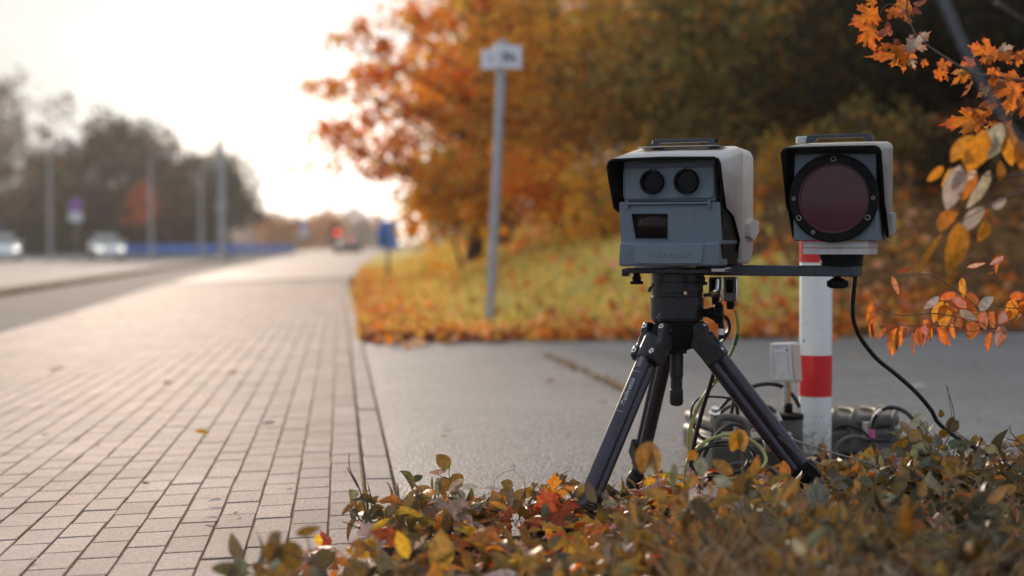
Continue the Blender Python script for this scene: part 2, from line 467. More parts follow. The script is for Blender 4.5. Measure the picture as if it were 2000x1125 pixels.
def np_mesh(name, V, Q, C, m, parent=None):
    me = bpy.data.meshes.new(name)
    V = np.asarray(V, dtype=np.float32).reshape(-1, 3); Q = np.asarray(Q, dtype=np.int32).reshape(-1, 4)
    me.vertices.add(len(V)); me.vertices.foreach_set('co', V.ravel())
    me.loops.add(Q.size); me.loops.foreach_set('vertex_index', Q.ravel())
    me.polygons.add(len(Q)); me.polygons.foreach_set('loop_start', np.arange(0, Q.size, 4, dtype=np.int32))
    me.update(calc_edges=True); me.validate()
    me.polygons.foreach_set('use_smooth', [False] * len(me.polygons))
    at = me.color_attributes.new('Col', 'FLOAT_COLOR', 'POINT')
    C4 = np.ones((len(V), 4), dtype=np.float32); C4[:, :3] = C
    at.data.foreach_set('color', C4.ravel())
    me.materials.append(m)
    o = bpy.data.objects.new(name, me); COL.objects.link(o)
    if parent is not None: o.parent = parent
    return o
def cards(cent, size, cols, aspect=0.55, droop=0.0):
    """leaf-sized rhombi: centres Nx3, sizes N, colours Nx3"""
    n = len(cent)
    a = rng.normal(size=(n, 3)); a[:, 2] -= droop; a /= np.linalg.norm(a, axis=1, keepdims=True)
    b = rng.normal(size=(n, 3)); b -= a * (a * b).sum(1, keepdims=True); b /= np.linalg.norm(b, axis=1, keepdims=True)
    s = np.asarray(size).reshape(-1, 1) * 0.5
    nrm = np.cross(a, b)
    V = np.stack([cent - a * s, cent + b * s * aspect + nrm * s * 0.15, cent + a * s, cent - b * s * aspect + nrm * s * 0.15], axis=1)
    return V.reshape(-1, 3), np.arange(n * 4).reshape(-1, 4), np.repeat(cols, 4, axis=0)
def pal(cols, n, wts=None, var=0.25):
    cols = np.array(cols, dtype=float)
    i = rng.choice(len(cols), n, p=None if wts is None else np.array(wts) / sum(wts))
    return np.clip(cols[i] * (1 + rng.uniform(-var, var, (n, 1))) * (1 + rng.uniform(-var / 3, var / 3, (n, 3))), 0.003, 1)

# ------------------------------------------------------------------ SETTING: ground
XK0, XK1 = 0.078, 0.172          # edging kerb between path and driveway
BW, BL = 0.108, 0.20
XL = -3.25                       # road edge of the path
SLOPE = 0.03
def sheet(name, rows, m, z=None):
    """rows: list of lists of points -> grid"""
    b = MB()
    n = len(rows[0])
    b.add([p for r in rows for p in r], [(i * n + k, i * n + k + 1, (i + 1) * n + k + 1, (i + 1) * n + k) for i in range(len(rows) - 1) for k in range(n - 1)])
    o = b.build(name, m)
    return tag(o, kind='structure')
def smooth01(t):
    t = max(0.0, min(1.0, t)); return t * t * (3 - 2 * t)
def xedge(y):                    # right edge of the path beyond the driveway
    return 0.172 + 1.9 * max(0, (y - 22) / 65) ** 1.3
def xleft(y):
    return XL - 0.7 * smooth01((y - 12) / 30)
sheet('ground', [[(-900, -60, -0.40), (-24, -60, -0.40), (0, -60, -0.40), (900, -60, -0.40)], [(-900, 1400, -0.40), (-24, 1400, -0.40), (0, 1400, -0.40), (900, 1400, -0.40)]], M['verge'])
ys_far = [31.2, 33, 30, 36, 44, 54, 66, 80, 100, 130, 170]
sheet('path_bed', [[(xleft(y), y, -SLOPE * (XK0 - xleft(y)) - 0.0045), (XK0, y, -0.0045)] for y in (-2, 2, 6, 10, 13.6, 18, 24, 31.2)], M['joint'])
def path_far_mat():
    m = M['path_far']; t = m.node_tree; b = t.nodes['Principled BSDF']
    src = b.inputs['Base Color'].links[0].from_socket
    tcn = N(t, 'ShaderNodeTexCoord'); sp = N(t, 'ShaderNodeSeparateXYZ'); lk(t, tcn.outputs['Object'], sp.inputs[0])
    dv = N(t, 'ShaderNodeMath', operation='DIVIDE'); lk(t, sp.outputs[0], dv.inputs[0]); dv.inputs[1].default_value = BW
    sb = N(t, 'ShaderNodeMath', operation='SUBTRACT'); lk(t, dv.outputs[0], sb.inputs[0]); sb.inputs[1].default_value = XK0 / BW
    fr = N(t, 'ShaderNodeMath', operation='FRACT'); lk(t, sb.outputs[0], fr.inputs[0])
    ls = N(t, 'ShaderNodeMath', operation='LESS_THAN'); lk(t, fr.outputs[0], ls.inputs[0]); ls.inputs[1].default_value = 0.08
    mx = N(t, 'ShaderNodeMix', data_type='RGBA'); lk(t, ls.outputs[0], mx.inputs[0]); lk(t, src, mx.inputs[6])
    mx.inputs[7].default_value = (0.12, 0.085, 0.045, 1); lk(t, mx.outputs[2], b.inputs['Base Color'])
path_far_mat()
sheet('path_far', [[(xleft(y), y, -SLOPE * (XK0 - xleft(y)) - 0.002), (XK0, y, -0.002), (max(xedge(y), XK0 + .01), y, -0.002)] for y in ys_far], M['path_far'])
# the bricks, each with chamfered edges
V, Q, C = [], [], []
ncol = 39
for i in range(ncol):
    x1 = XK0 - i * BW - 0.007; x0 = x1 - BW + 0.0050
    off = (0.1 if i % 2 else 0.0) + random.uniform(-0.018, 0.018)
    y = 1.6 + off
    while y < 31:
        y0, y1 = y + 0.0024, y + BL - 0.0024
        if x0 > xleft(y) - 0.05:
            dz = random.gauss(0, 0.0006); tx, ty = random.gauss(0, 0.003), random.gauss(0, 0.0022)
            jx = random.gauss(0, 0.0010)
            ch = 0.0030; hgt = 0.013
            o = len(V)
            def zz(x, yy): return -SLOPE * (XK0 - x) + dz + tx * (x - (x0 + x1) / 2) + ty * (yy - (y0 + y1) / 2)
            outer = [(x0, y0), (x1, y0), (x1, y1), (x0, y1)]
            inner = [(x0 + ch * .8, y0 + ch * 1.5), (x1 - ch * .8, y0 + ch * 1.5), (x1 - ch * .8, y1 - ch * 1.2), (x0 + ch * .8, y1 - ch * 1.2)]
            for (x, yy) in outer: V.append((x + jx, yy, zz(x, yy) - hgt))
            for (x, yy) in outer: V.append((x + jx, yy, zz(x, yy) - ch * .7))
            for (x, yy) in inner: V.append((x + jx, yy, zz(x, yy)))
            Q.append((o + 8, o + 9, o + 10, o + 11))
            for k in range(4):
                k2 = (k + 1) % 4
                Q.append((o + k, o + k2, o + 4 + k2, o + 4 + k)); Q.append((o + 4 + k, o + 4 + k2, o + 8 + k2, o + 8 + k))
            tone = (1 + random.gauss(0, 0.10)) * (.80 if random.random() < .05 else 1)
            C += [(tone * (1 + random.gauss(0, 0.008)), tone, tone * 0.995)] * 12
        y += BL
tag(np_mesh('brick_path', V, Q, np.array(C), M['brick']), kind='structure')
# edging kerb: metre-long stones
b = MB(); y = 1.3
while y < 60:
    if y < 31.5:
        b.box(XK0 + 0.006, XK1, y + 0.003, y + 0.497, -0.12, 0.004 + random.gauss(0, 0.0012))
    y += 0.5
tag(b.build('edging_kerb', M['kerb'], bevel=0.004), kind='structure')
# driveway, lane, verge and road
APR = 11.6
sheet('driveway', [[(XK1 + 0.012, -2, -0.006), (3, -2, -0.006), (9, -2, -0.006), (30, -2, 0.1)], [(XK1 + 0.012, APR, -0.006), (3, APR - .05, -0.006), (9, APR - .4, 0.1), (30, APR - 1, 0.6)]], M['asphalt'])
sheet('driveway_edge', [[(XK1 - 0.02, -2, -0.012), (XK1 + 0.05, -2, -0.012)], [(XK1 - 0.02, APR, -0.012), (XK1 + 0.05, APR, -0.012)]], M['joint'])
b = MB()
for y0, y1 in zip([-2] + list(range(2, 60, 2)), list(range(2, 62, 2))):
    b.add([(xleft(y0) - .12, y0, -0.2), (xleft(y0), y0, -0.2), (xleft(y1), y1, -0.2), (xleft(y1) - .12, y1, -0.2),
           (xleft(y0) - .12, y0, -0.112), (xleft(y0), y0, -0.100), (xleft(y1), y1, -0.100), (xleft(y1) - .12, y1, -0.112)],
          [(4, 5, 6, 7), (0, 4, 7, 3), (1, 2, 6, 5)])
tag(b.build('road_kerb', M['kerb']), kind='structure')
yy_ = [-20, 0, 10, 20, 40, 60, 90, 130, 180]
sheet('lane', [[(-6.4, y, -0.19), (-3.0, y, -0.19)] for y in yy_], M['lane'])
sheet('road', [[(-26 - .02 * y, y, -0.196), (-6.0, y, -0.196), (-3.2, y + .01, -0.196)] for y in yy_ + [240]], M['road'])
b = MB()
for y0, y1 in zip(range(4, 88, 4), range(8, 92, 4)):
    b.box(-6.75, -6.25, y0, y1, -0.25, -0.11)
tag(b.build('verge_strip', M['verge'], bevel=0.03), kind='structure')
b = MB()
for y0 in range(6, 170, 9):
    b.box(-10.6, -10.45, y0, y0 + 4, -0.194, -0.192)
b.box(-16.2, -16.05, 0, 190, -0.194, -0.192)
M['marking'] = mat('road_marking', (.42, .40, .39), .9, spec=.1)
tag(b.build('lane_marking', M['marking']), kind='structure')

# the bank right of the path
def bank_z(x, y):
    e = xedge(y)
    t = max(0.0, x - e - 0.25)
    g = smooth01((y - 11.0) / 5.0)
    h = 0.06 * min(t, 1.2) + 0.33 * max(0, t - 0.7) ** 1.15
    h = 7.0 * (1 - math.exp(-h / 7.0))
    return -0.012 + g * h
xs = [0, .12, .3, .6, 1, 1.5, 2, 2.6, 3.3, 4.2, 5.2, 6.5, 8, 10, 12.5, 15.5, 19, 24, 30, 40]
ysb = [11.55, 11.8, 12.3, 13, 13.8, 14.8, 16, 17.5, 19, 21, 23, 25, 28, 31, 35, 40, 46, 54, 64, 78, 95, 120, 170]
rows = []
for y in ysb:
    r = []
    for x in xs:
        X = xedge(y) + x + 0.004
        ya = y - 0.35 * smooth01((X - 3) / 6) * (1 if y < 12 else 0) + (.09 * math.sin(X * 2.3) + .06 * math.sin(X * 6.1 + 1) + random.gauss(0, .03) if y < 12 else 0)
        r.append((X, ya, bank_z(X, y) + (random.gauss(0, 0.03) * min(1, x) if y > 12.5 else 0)))
    rows.append(r)
bank = sheet('bank', rows, M['grass_ground'])
bank.data.materials.append(M['bank'])
for p_ in bank.data.polygons:
    c_ = p_.center
    if c_.z > 1.0 + 0.2 * math.sin(c_.y * .7) or c_.x > 4.0 + .4 * math.sin(c_.y * 3): p_.material_index = 1
# planting bed in front
bed = [(-0.12, 2.0), (-0.10, 3.3), (0.10, 3.72), (0.45, 3.92), (0.95, 4.25), (1.35, 4.55), (1.8, 4.75), (2.4, 4.7), (3.6, 4.6), (5, 4.4), (5, 2.0), (2.5, 1.2), (-0.12, 1.2)]
def in_bed(x, y):
    c = False; j = len(bed) - 1
    for i in range(len(bed)):
        xi, yi = bed[i]; xj, yj = bed[j]
        if (yi > y) != (yj > y) and x < (xj - xi) * (y - yi) / (yj - yi) + xi: c = not c
        j = i
    return c
def bed_z(x, y):
    return 0.014 + 0.02 * smooth01((4.6 - y) / 1.5) * smooth01((x - .2) / .5)
b = MB()
gx = [i * 0.12 for i in range(-4, 45)]; gy = [1.0 + j * 0.12 for j in range(0, 33)]
idx = {}
for i, x in enumerate(gx):
    for j, y in enumerate(gy):
        idx[i, j] = len(b.v); b.v.append(Vector((x + random.gauss(0, .02), y + random.gauss(0, .02), bed_z(x, y) + random.gauss(0, .007))))
for i in range(len(gx) - 1):
    for j in range(len(gy) - 1):
        if all(in_bed(gx[i + a], gy[j + c]) for a, c in ((0, 0), (1, 0), (1, 1), (0, 1))):
            b.f.append((idx[i, j], idx[i + 1, j], idx[i + 1, j + 1], idx[i, j + 1])); b.m.append(0)
tag(b.build('soil_bed', M['soil']), kind='structure')

# grass on the bank
n = 26000
gxv = rng.uniform(0, 7, n) ** 1.15; gyv = 11.7 + rng.uniform(0, 1, n) ** 1.5 * 38
gxx = np.array([xedge(y) for y in gyv]) + gxv
keep = rng.uniform(0, 1, n) > np.clip((gxv - 2.2) / 2.6, 0, .96)
gxx, gyv = gxx[keep], gyv[keep]; n = len(gxx)
gz = np.array([bank_z(x, y) for x, y in zip(gxx, gyv)])
hgt = rng.uniform(.04, .13, n)
base = np.stack([gxx, gyv, gz], 1)
an = rng.uniform(0, 6.28, n); dx = np.stack([np.cos(an), np.sin(an), 0 * an], 1)
tip = base + np.stack([rng.normal(0, .04, n), rng.normal(0, .04, n), hgt], 1)
wv = .012 + .01 * gyv[:, None] / 20
V = np.stack([base - dx * wv, base + dx * wv, tip + dx * wv * .3, tip - dx * wv * .3], 1).reshape(-1, 3)
gc = pal([(.84, .62, .14), (.82, .56, .13), (.56, .47, .10), (.86, .50, .10), (.80, .64, .14)], n)
tag(np_mesh('grass', V, np.arange(n * 4).reshape(-1, 4), np.repeat(gc, 4, 0), M['straw']), kind='stuff')
# leaf litter on the bank and along the driveway edge
pts = []
for _ in range(1300):
    y = 11.62 + abs(random.gauss(0, 0.45)); x = xedge(y) + random.uniform(0.05, 8)
    pts.append((x, y))
for _ in range(420):
    x = xedge(11.5) + random.uniform(.05, 9); y = 11.62 - abs(random.gauss(0, .10 + .30 * max(0, math.sin(x * 1.9 + .6)) ** 2))
    pts.append((x, y))
for _ in range(2600):
    y = 11.7 + random.random() ** 1.6 * 30; x = xedge(y) + abs(random.gauss(0, .35)) + .02
    pts.append((x, y))
for _ in range(300):
    y = 11.9 + random.random() ** 1.3 * 16; x = xedge(y) + random.uniform(.2, 3.5)
    pts.append((x, y))
for _ in range(6500):
    y = 12 + random.random() ** 1.5 * 30; x = xedge(y) + random.uniform(.3, 14)
    if x - xedge(y) < 3 and random.random() < .7: continue
    pts.append((x, y))
cen = np.array([(x, y, bank_z(x, y) + random.uniform(.015, .07)) for x, y in pts])
lc = pal([(.80, .24, .03), (.55, .15, .03), (.75, .38, .06), (.36, .14, .05), (.80, .42, .22), (.7, .2, .05)], len(pts))
V, Q, C = cards(cen, rng.uniform(.08, .16, len(pts)), lc, 0.8)
tag(np_mesh('leaf_litter', V, Q, C, M['leaf_tree']), kind='stuff')

# ------------------------------------------------------------------ TREES
def limb(b, a, c, r0, r1, bow=0.15, n=6, seg=6):
    a, c = Vector(a), Vector(c); L = (c - a).length
    off = Vector((random.gauss(0, 1), random.gauss(0, 1), random.uniform(-.2, 1))) * L * bow
    pts = [a.lerp(c, t) + off * math.sin(math.pi * t) * .6 for t in [i / seg for i in range(seg + 1)]]
    b.tube(pts, [r0 + (r1 - r0) * i / seg for i in range(seg + 1)], n)
    return pts
def tree(name, label, base, trunk_h, clumps, palette, wts, nleaf, lsize, trunk_r=0.16, sig=0.6, mleaf='leaf_tree', group=None, cat='tree', aspect=.6, zmin=0.2, twigs=2, flat=0.7, var=.3):
    """clumps: world points where boughs end"""
    t = thing(name, label, cat, base, 0, group)
    b = MB(); base = Vector(base)
    top = base + Vector((random.gauss(0, .25), random.gauss(0, .25), trunk_h))
    tp = limb(b, base, top, trunk_r, trunk_r * .5, .03, 8, 8)
    cents, cc = [], []
    for c in clumps:
        c = Vector(c)
        # join on the trunk a little below the bough's height
        hh = max(.12, min(1.0, (c.z - base.z - (c - base).xy.length * .35) / max(trunk_h, .1)))
        st = tp[min(8, int(hh * 8))]
        lp = limb(b, st, c, trunk_r * .30, trunk_r * .05, .12, 5, 6)
        for q in range(twigs):
            e = c + Vector((random.gauss(0, sig), random.gauss(0, sig), random.gauss(0, sig * flat)))
            limb(b, lp[random.choice((3, 4, 5))], e, trunk_r * .10, trunk_r * .02, .1, 4, 3)
        k = nleaf // len(clumps)
        g = rng.normal(0, 1, (k, 3)) * np.array([sig, sig, sig * flat]) + np.array(c)
        # sub clumps: pull leaves towards a few twig ends
        sub = rng.normal(0, 1, (5, 3)) * np.array([sig, sig, sig * flat]) * 1.05 + np.array(c)
        pick = rng.integers(0, 5, k)
        g = np.where(rng.uniform(0, 1, (k, 1)) < .7, sub[pick] + rng.normal(0, 1, (k, 3)) * sig * .33, g)
        cents.append(g)
        cc.append(pal(palette, k, wts, var) * rng.uniform(.75, 1.25))
    cents = np.concatenate(cents); cc = np.clip(np.concatenate(cc), .003, .9)
    m = cents[:, 2] > base.z + zmin
    cents, cc = cents[m], cc[m]
    b.build('trunk', M['bark'], t, world=True)
    V, Q, C = cards(cents - np.array(base), rng.uniform(.7, 1.3, len(cents)) * lsize, cc, aspect, .3)
    np_mesh('crown', V, Q, C, M[mleaf], t)
    return t
OR = [(.95, .30, .02), (.94, .21, .015), (.95, .46, .03), (.75, .17, .025), (.42, .17, .06)]
BR = [(.80, .36, .05), (.55, .32, .07), (.92, .36, .03), (.38, .30, .08), (.95, .50, .05)]
DK = [(.05, .036, .014), (.035, .032, .014), (.08, .045, .015), (.028, .028, .016)]  # near-black tones: shade of the dense wood put into the leaf colour
OL = [(.38, .26, .065), (.27, .22, .065), (.62, .29, .05), (.15, .12, .04)]

# the orange maple nearest the path: boughs placed to leave sky between
cl = [(760, 30, 24), (705, 95, 23.5), (660, 160, 23), (725, 170, 24), (640, 265, 23), (690, 285, 23.6), (735, 235, 25), (785, 130, 24), (735, 325, 24), (790, 335, 24.5),
      (765, 285, 25), (850, 50, 24), (900, 20, 25), (865, 130, 24), (835, 215, 24.5), (885, 235, 25), (905, 330, 24), (850, 395, 24.5), (950, 90, 25), (950, 190, 26),
      (930, 280, 25), (975, 360, 25.5), (1010, 20, 26), (1010, 150, 26), (830, 350, 25), (800, 210, 25.5), (1000, 260, 26),
      (860, -40, 24), (960, -60, 25), (790, -60, 24.5), (1040, 90, 26), (900, 160, 24)]
tree('orange_maple', 'bright orange maple leaning over the path with sky between its boughs', PZ(925, 25, bank_z(PZ(925, 25, 0).x, PZ(925, 25, 0).y) - .1), 4.2,
     [P(a, c + random.uniform(-10, 10), d) for a, c, d in cl], OR, (4, 3, 3, 2, 1.5), 6800, .13, .16, .30, flat=.5)
def rand_clumps(pxc, d, pw, y0, y1, k):
    out = []
    for _ in range(k):
        px = pxc + random.uniform(-pw, pw); py = random.uniform(y0, y1)
        p = P(px, py, d + random.uniform(-2, 2))
        g = bank_z(p.x, p.y) + .3
        if p.z < g: p.z = g + random.random()
        out.append(p)
    return out
def right_tree(name, label, px, d, pw, y0, y1, k, palt, wts, nl, ls, th, sig=.6, tr=.16, var=.3):
    p = PZ(px, d, 0); p.z = bank_z(p.x, p.y) - .15
    return tree(name, label, p, th, rand_clumps(px, d, pw, y0, y1, k), palt, wts, nl, ls, tr, sig, group='trees on the bank', var=var)
right_tree('bank_tree', 'golden orange tree whose crown hangs behind the street name plates', 985, 27, 110, -70, 270, 24, OR, (4, 2, 5, 2, 2), 5600, .15, 4)
right_tree('bank_tree', 'brown and orange tree just right of the street sign pole', 1120, 24, 150, -60, 330, 26, BR, (3, 2, 4, 1, 3), 7500, .14, 4)
right_tree('bank_tree', 'olive brown tree rising behind the camera on the tripod', 1330, 22, 170, -60, 300, 26, OL, (3, 3, 2, 2), 8000, .14, 4)
right_tree('bank_tree', 'dull brown tree above the flash unit', 1540, 21, 170, -80, 300, 26, OL, (2, 4, 1, 4), 9000, .14, 4)
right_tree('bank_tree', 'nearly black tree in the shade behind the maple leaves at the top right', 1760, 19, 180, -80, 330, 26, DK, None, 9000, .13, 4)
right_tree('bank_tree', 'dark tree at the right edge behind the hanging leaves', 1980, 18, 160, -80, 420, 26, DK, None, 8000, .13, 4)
right_tree('bank_tree', 'rust brown tree far back behind the orange maple', 1000, 38, 150, -40, 380, 24, BR, (2, 2, 4, 1, 4), 4200, .22, 6, 1.0, .2)
right_tree('bank_tree', 'brown tree far back between the sign pole and the camera', 1230, 36, 160, -40, 330, 24, BR, (3, 3, 2, 3, 1), 4200, .22, 6, 1.0, .2)
right_tree('bank_tree', 'dark olive tree deep in the wood behind the flash unit', 1480, 33, 200, -40, 300, 24, OL, (2, 3, 1, 4), 7000, .22, 6, 1.0, .2)
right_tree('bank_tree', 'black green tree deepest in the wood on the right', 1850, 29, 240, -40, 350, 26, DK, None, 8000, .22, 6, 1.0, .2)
# shrubs on the bank
def bank_shrub(label, px, py0, py1, d, pw, k, palt, wts, nl, ls, sig):
    p = PZ(px, d, 0); p.z = bank_z(p.x, p.y) - .1
    cs = []
    for _ in range(k):
        q = P(px + random.uniform(-pw, pw), random.uniform(py0, py1), d + random.uniform(-.8, .8))
        q.z = max(q.z, bank_z(q.x, q.y) + .1)
        cs.append(q)
    return tree('bank_shrub', label, p, .7, cs, palt, wts, nl, ls, .04, sig, group='shrubs on the bank', cat='shrub', zmin=0.0)
bank_shrub('bright orange shrub on the bank close to the sign pole', 1075, 330, 430, 21, 70, 9, OR, (4, 2, 3, 2, 2), 2200, .12, .28)
bank_shrub('rusty shrub at the foot of the orange maple beside the path', 905, 340, 450, 23, 70, 10, BR, (2, 1, 3, 1, 4), 2400, .14, .35)
bank_shrub('brown shrub on the bank left of the tripod camera', 1190, 340, 470, 18, 60, 9, BR, (3, 2, 3, 1, 2), 2200, .10, .25)
bank_shrub('low brown shrub between the tripod camera and the flash unit', 1480, 330, 470, 17, 60, 9, BR, (3, 3, 1, 3, 1), 2200, .10, .25)
bank_shrub('dark brown shrub behind the flash unit', 1680, 380, 540, 16, 80, 10, OL, (3, 3, 1, 3), 2400, .10, .25)
bank_shrub('blackish shrub at the right edge above the orange leaf spray', 1900, 380, 560, 15, 90, 11, DK, None, 2600, .10, .27)

# trees across the road on the left
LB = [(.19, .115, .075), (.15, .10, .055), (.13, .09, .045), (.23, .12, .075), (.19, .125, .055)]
def far_tree(label, px, ptop, d, pw, k=24, palt=LB, nl=3600, ls=.55, name='bare_tree', grp='trees across the road', pbot=430, th=6, tr=.22, sig=1.1):
    p = PZ(px, d, -.45)
    cs = []
    for _ in range(k):
        f = random.random() ** .8
        py = ptop - 4 + (pbot - ptop) * f
        sp = pw * (.35 + .65 * min(1, f * 1.8))
        cs.append(P(px + random.uniform(-sp, sp), py, d + random.uniform(-3, 3)))
    return tree(name, label, p, th, cs, palt, None, nl, ls, tr, sig, 'twig_far', grp, aspect=.35, twigs=4)
far_tree('tallest reddish bare tree at the left edge across the road', 0, 185, 112, 60, 26)
far_tree('thin bare tree with a see-through crown right of the tallest one', 95, 205, 118, 50, 18, nl=1500)
far_tree('full brown tree behind the white car', 215, 232, 116, 60, 30, [(.075, .06, .035), (.09, .07, .04), (.06, .055, .03)], 4800)
far_tree('brown tree left of the thick pale mast', 320, 275, 120, 60, 26)
far_tree('low brown tree at the thick pale mast', 400, 285, 122, 48, 24, [(.075, .06, .035), (.09, .07, .04), (.06, .055, .03)])
far_tree('last dark tree of the row beside the bright gap', 450, 335, 126, 36, 22, [(.06, .055, .035), (.08, .065, .04)], 3400)
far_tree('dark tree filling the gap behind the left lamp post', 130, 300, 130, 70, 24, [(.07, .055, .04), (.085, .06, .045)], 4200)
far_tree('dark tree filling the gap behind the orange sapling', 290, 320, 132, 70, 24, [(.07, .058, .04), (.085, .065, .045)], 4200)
far_tree('small orange sapling in front of the brown trees', 275, 365, 104, 14, 9, [(.60, .14, .04), (.5, .12, .04)], 900, .4, 'orange_sapling', None, 430, 2, .08, .4)
far_tree('dark evergreen bush behind the left car', 60, 430, 108, 55, 14, [(.03, .032, .02), (.045, .04, .025)], 2400, .4, 'evergreen_bush', None, 480, 1, .08, .6)
for lab, px, pt, d, pw in (('low yellow tree at the far end of the road, left of the others', 548, 440, 190, 22), ('wide golden tree at the far end of the road behind the round sign', 588, 432, 200, 26),
                           ('golden tree at the far end of the road next to the traffic light', 636, 430, 205, 20)):
    far_tree(lab, px, pt, d, pw, 14, [(.70, .33, .07), (.62, .26, .06), (.55, .24, .08)], 2200, .7, 'golden_tree', 'golden trees at the road end', 478, 3, .15, 1.0)
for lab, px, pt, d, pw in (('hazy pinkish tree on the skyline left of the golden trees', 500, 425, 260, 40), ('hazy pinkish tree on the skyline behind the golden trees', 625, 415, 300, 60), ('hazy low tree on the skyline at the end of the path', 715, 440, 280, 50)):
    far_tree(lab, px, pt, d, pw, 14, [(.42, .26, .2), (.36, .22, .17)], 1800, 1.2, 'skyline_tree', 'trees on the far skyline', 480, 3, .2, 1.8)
# wood behind the far row, too dense to count
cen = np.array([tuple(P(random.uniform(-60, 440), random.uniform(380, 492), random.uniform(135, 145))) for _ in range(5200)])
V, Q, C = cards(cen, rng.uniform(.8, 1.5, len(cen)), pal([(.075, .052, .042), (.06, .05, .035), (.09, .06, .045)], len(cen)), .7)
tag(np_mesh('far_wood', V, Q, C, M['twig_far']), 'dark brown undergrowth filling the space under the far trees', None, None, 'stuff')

# ------------------------------------------------------------------ STREET FURNITURE far away
def pole_thing(name, label, cat, px, d, ptop, r, group=None, mt='galv', z0=-.2, py_head=None):
    base = PZ(px, d, z0)
    t = thing(name, label, cat, base, 0, group)
    top = P(px, ptop, d).z - z0
    b = MB(); b.tube([(0, 0, 0), (0, 0, top * .5), (0, 0, top)], [r, r * .85, r * .6], 14)
    b.build('pole', M[mt], t)
    b = MB(); b.lathe([(r * 1.5, 0), (r * 1.5, .25), (r * 1.1, .3)], (0, 0, 0), n=14); b.build('pole_base', M[mt], t)
    return t, top
GP = 'pale poles along the far side of the road'
for lab, px, d, pt, r in (('pale lamp post standing left of the white car', 98, 78, 295, .10), ('pale lamp post standing beside the orange sapling', 295, 82, 315, .11), ('pale lamp post left of the thick mast', 393, 88, 335, .12)):
    t, top = pole_thing('lamp_post', lab, 'lamp post', px, d, pt, r, GP)
    b = MB(); b.tube(catmull([(0, 0, top), (.25, -.1, top + .25), (.9, -.3, top + .33)], 5), .05, 8); b.build('arm', M['galv'], t)
    b = MB(); b.box(.8, 1.5, -.45, -.2, top + .28, top + .42); b.build('lamp_head', M['galv'], t, bevel=.03)
t, top = pole_thing('catenary_mast', 'thick pale mast with a thin spike on top standing before the brown trees', 'mast', 434, 72, 272, .19)
b = MB(); b.tube([(0, 0, top), (0, 0, top + 2.2)], [.09, .03], 10); b.build('spike', M['galv'], t)
b = MB(); b.lathe([(.27, top * .42), (.27, top * .42 + .4)], (0, 0, 0), n=14); b.build('collar', M['galv'], t)
def road_sign(name, label, px, d, py0, py1, col, shape, pw=None, group=None, plate=None, z0=-.2):
    base = PZ(px, d, z0)
    t = thing(name, label, 'road sign', base, R_(YAW) * .5, group)
    zt = P(px, py0, d).z - z0; zb = P(px, py1, d).z - z0
    b = MB(); b.tube([(0, 0, 0), (0, 0, zt)], .04, 10); b.build('pole', M['galv'], t)
    hw = (pw / F * d) / 2
    b = MB()
    zc = (zt + zb) / 2
    if shape == 'disc':
        b.lathe([(hw, 0), (hw, .02)], (0, -.06, zt - hw), (0, 1, 0), 32); b.build('sign_disc', col, t)
        b = MB(); b.box(-hw, hw, -.06, -.045, zb, zt - 2 * hw - .03); b.build('sign_plate', M['signw'], t, bevel=.004)
    else:
        b.box(-hw, hw, -.075, -.05, zb, zt); b.build('sign_panel', col, t, bevel=.006)
        if plate:
            b = MB(); b.box(-hw, -hw * .1, -.085, -.0755, zb + .1, zt - .1); b.build('symbol', plate, t)
    return t
M['purple'] = mat('sign_purple', (.28, .10, .40), .4)
M['blue'] = mat('sign_blue', (.02, .20, .70), .4)
M['bluegrey'] = mat('sign_blue_pale', (.12, .30, .80), .4)
M['lilac'] = mat('sign_lilac', (.42, .34, .55), .4)
road_sign('road_sign', 'purple round sign with a white plate below it between lamp post and white car', 149, 80, 388, 432, M['purple'], 'disc', 26)
road_sign('road_sign', 'pale lilac round sign before the golden trees at the road end', 594, 120, 430, 462, M['lilac'], 'disc', 18)
road_sign('info_board', 'blue upright board beside the path under the orange maple', 758, 30, 432, 486, M['bluegrey'], 'panel', 40, None, M['blue'], 0.05)
road_sign('small_sign', 'small dark sign at the left edge above the left car', 7, 85, 436, 462, M['ink'], 'panel', 10)
# blue barrier along the road
b = MB(); a_ = PZ(235, 108, -.2); c_ = PZ(575, 126, -.2)
t = thing('blue_barrier', 'low blue barrier along the far side of the road', 'barrier', a_)
dvec = c_ - a_; L_ = dvec.length; ang = math.atan2(dvec.y, dvec.x)
Mx = Matrix.Rotation(ang, 4, 'Z')
b.box(0, L_, -.04, .04, .12, .82, Mx); M['barrier'] = mat('barrier_blue', (.04, .18, .62), .5, var=.15, vscale=1)
b.build('panel', M['barrier'], t)
for k in range(12):
    b = MB(); b.box(L_ * k / 11 - .05, L_ * k / 11 + .05, -.09, .09, 0, .9, Mx); b.build('support_post', M['galv'], t)
# traffic light and red lamps at the end of the road
M['redlamp'] = mat('red_lamp', (1, .06, .04), .4, emit=2.6)
t, top = pole_thing('traffic_light', 'dark traffic light showing red at the far end of the path', 'traffic light', 656, 105, 440, .09, None, 'black')
b = MB(); b.box(-.30, .30, -.15, .15, top - .95, top + .15); b.build('housing', M['black'], t, bevel=.04)
b = MB(); b.lathe([(.13, 0), (.13, .03)], (.12, -.19, top - .55), (0, 1, 0), 20); b.build('red_lens', M['redlamp'], t)
b = MB(); b.box(-.2, .2, -.12, .12, .35, 1.1); b.build('control_box', M['black'], t, bevel=.03)
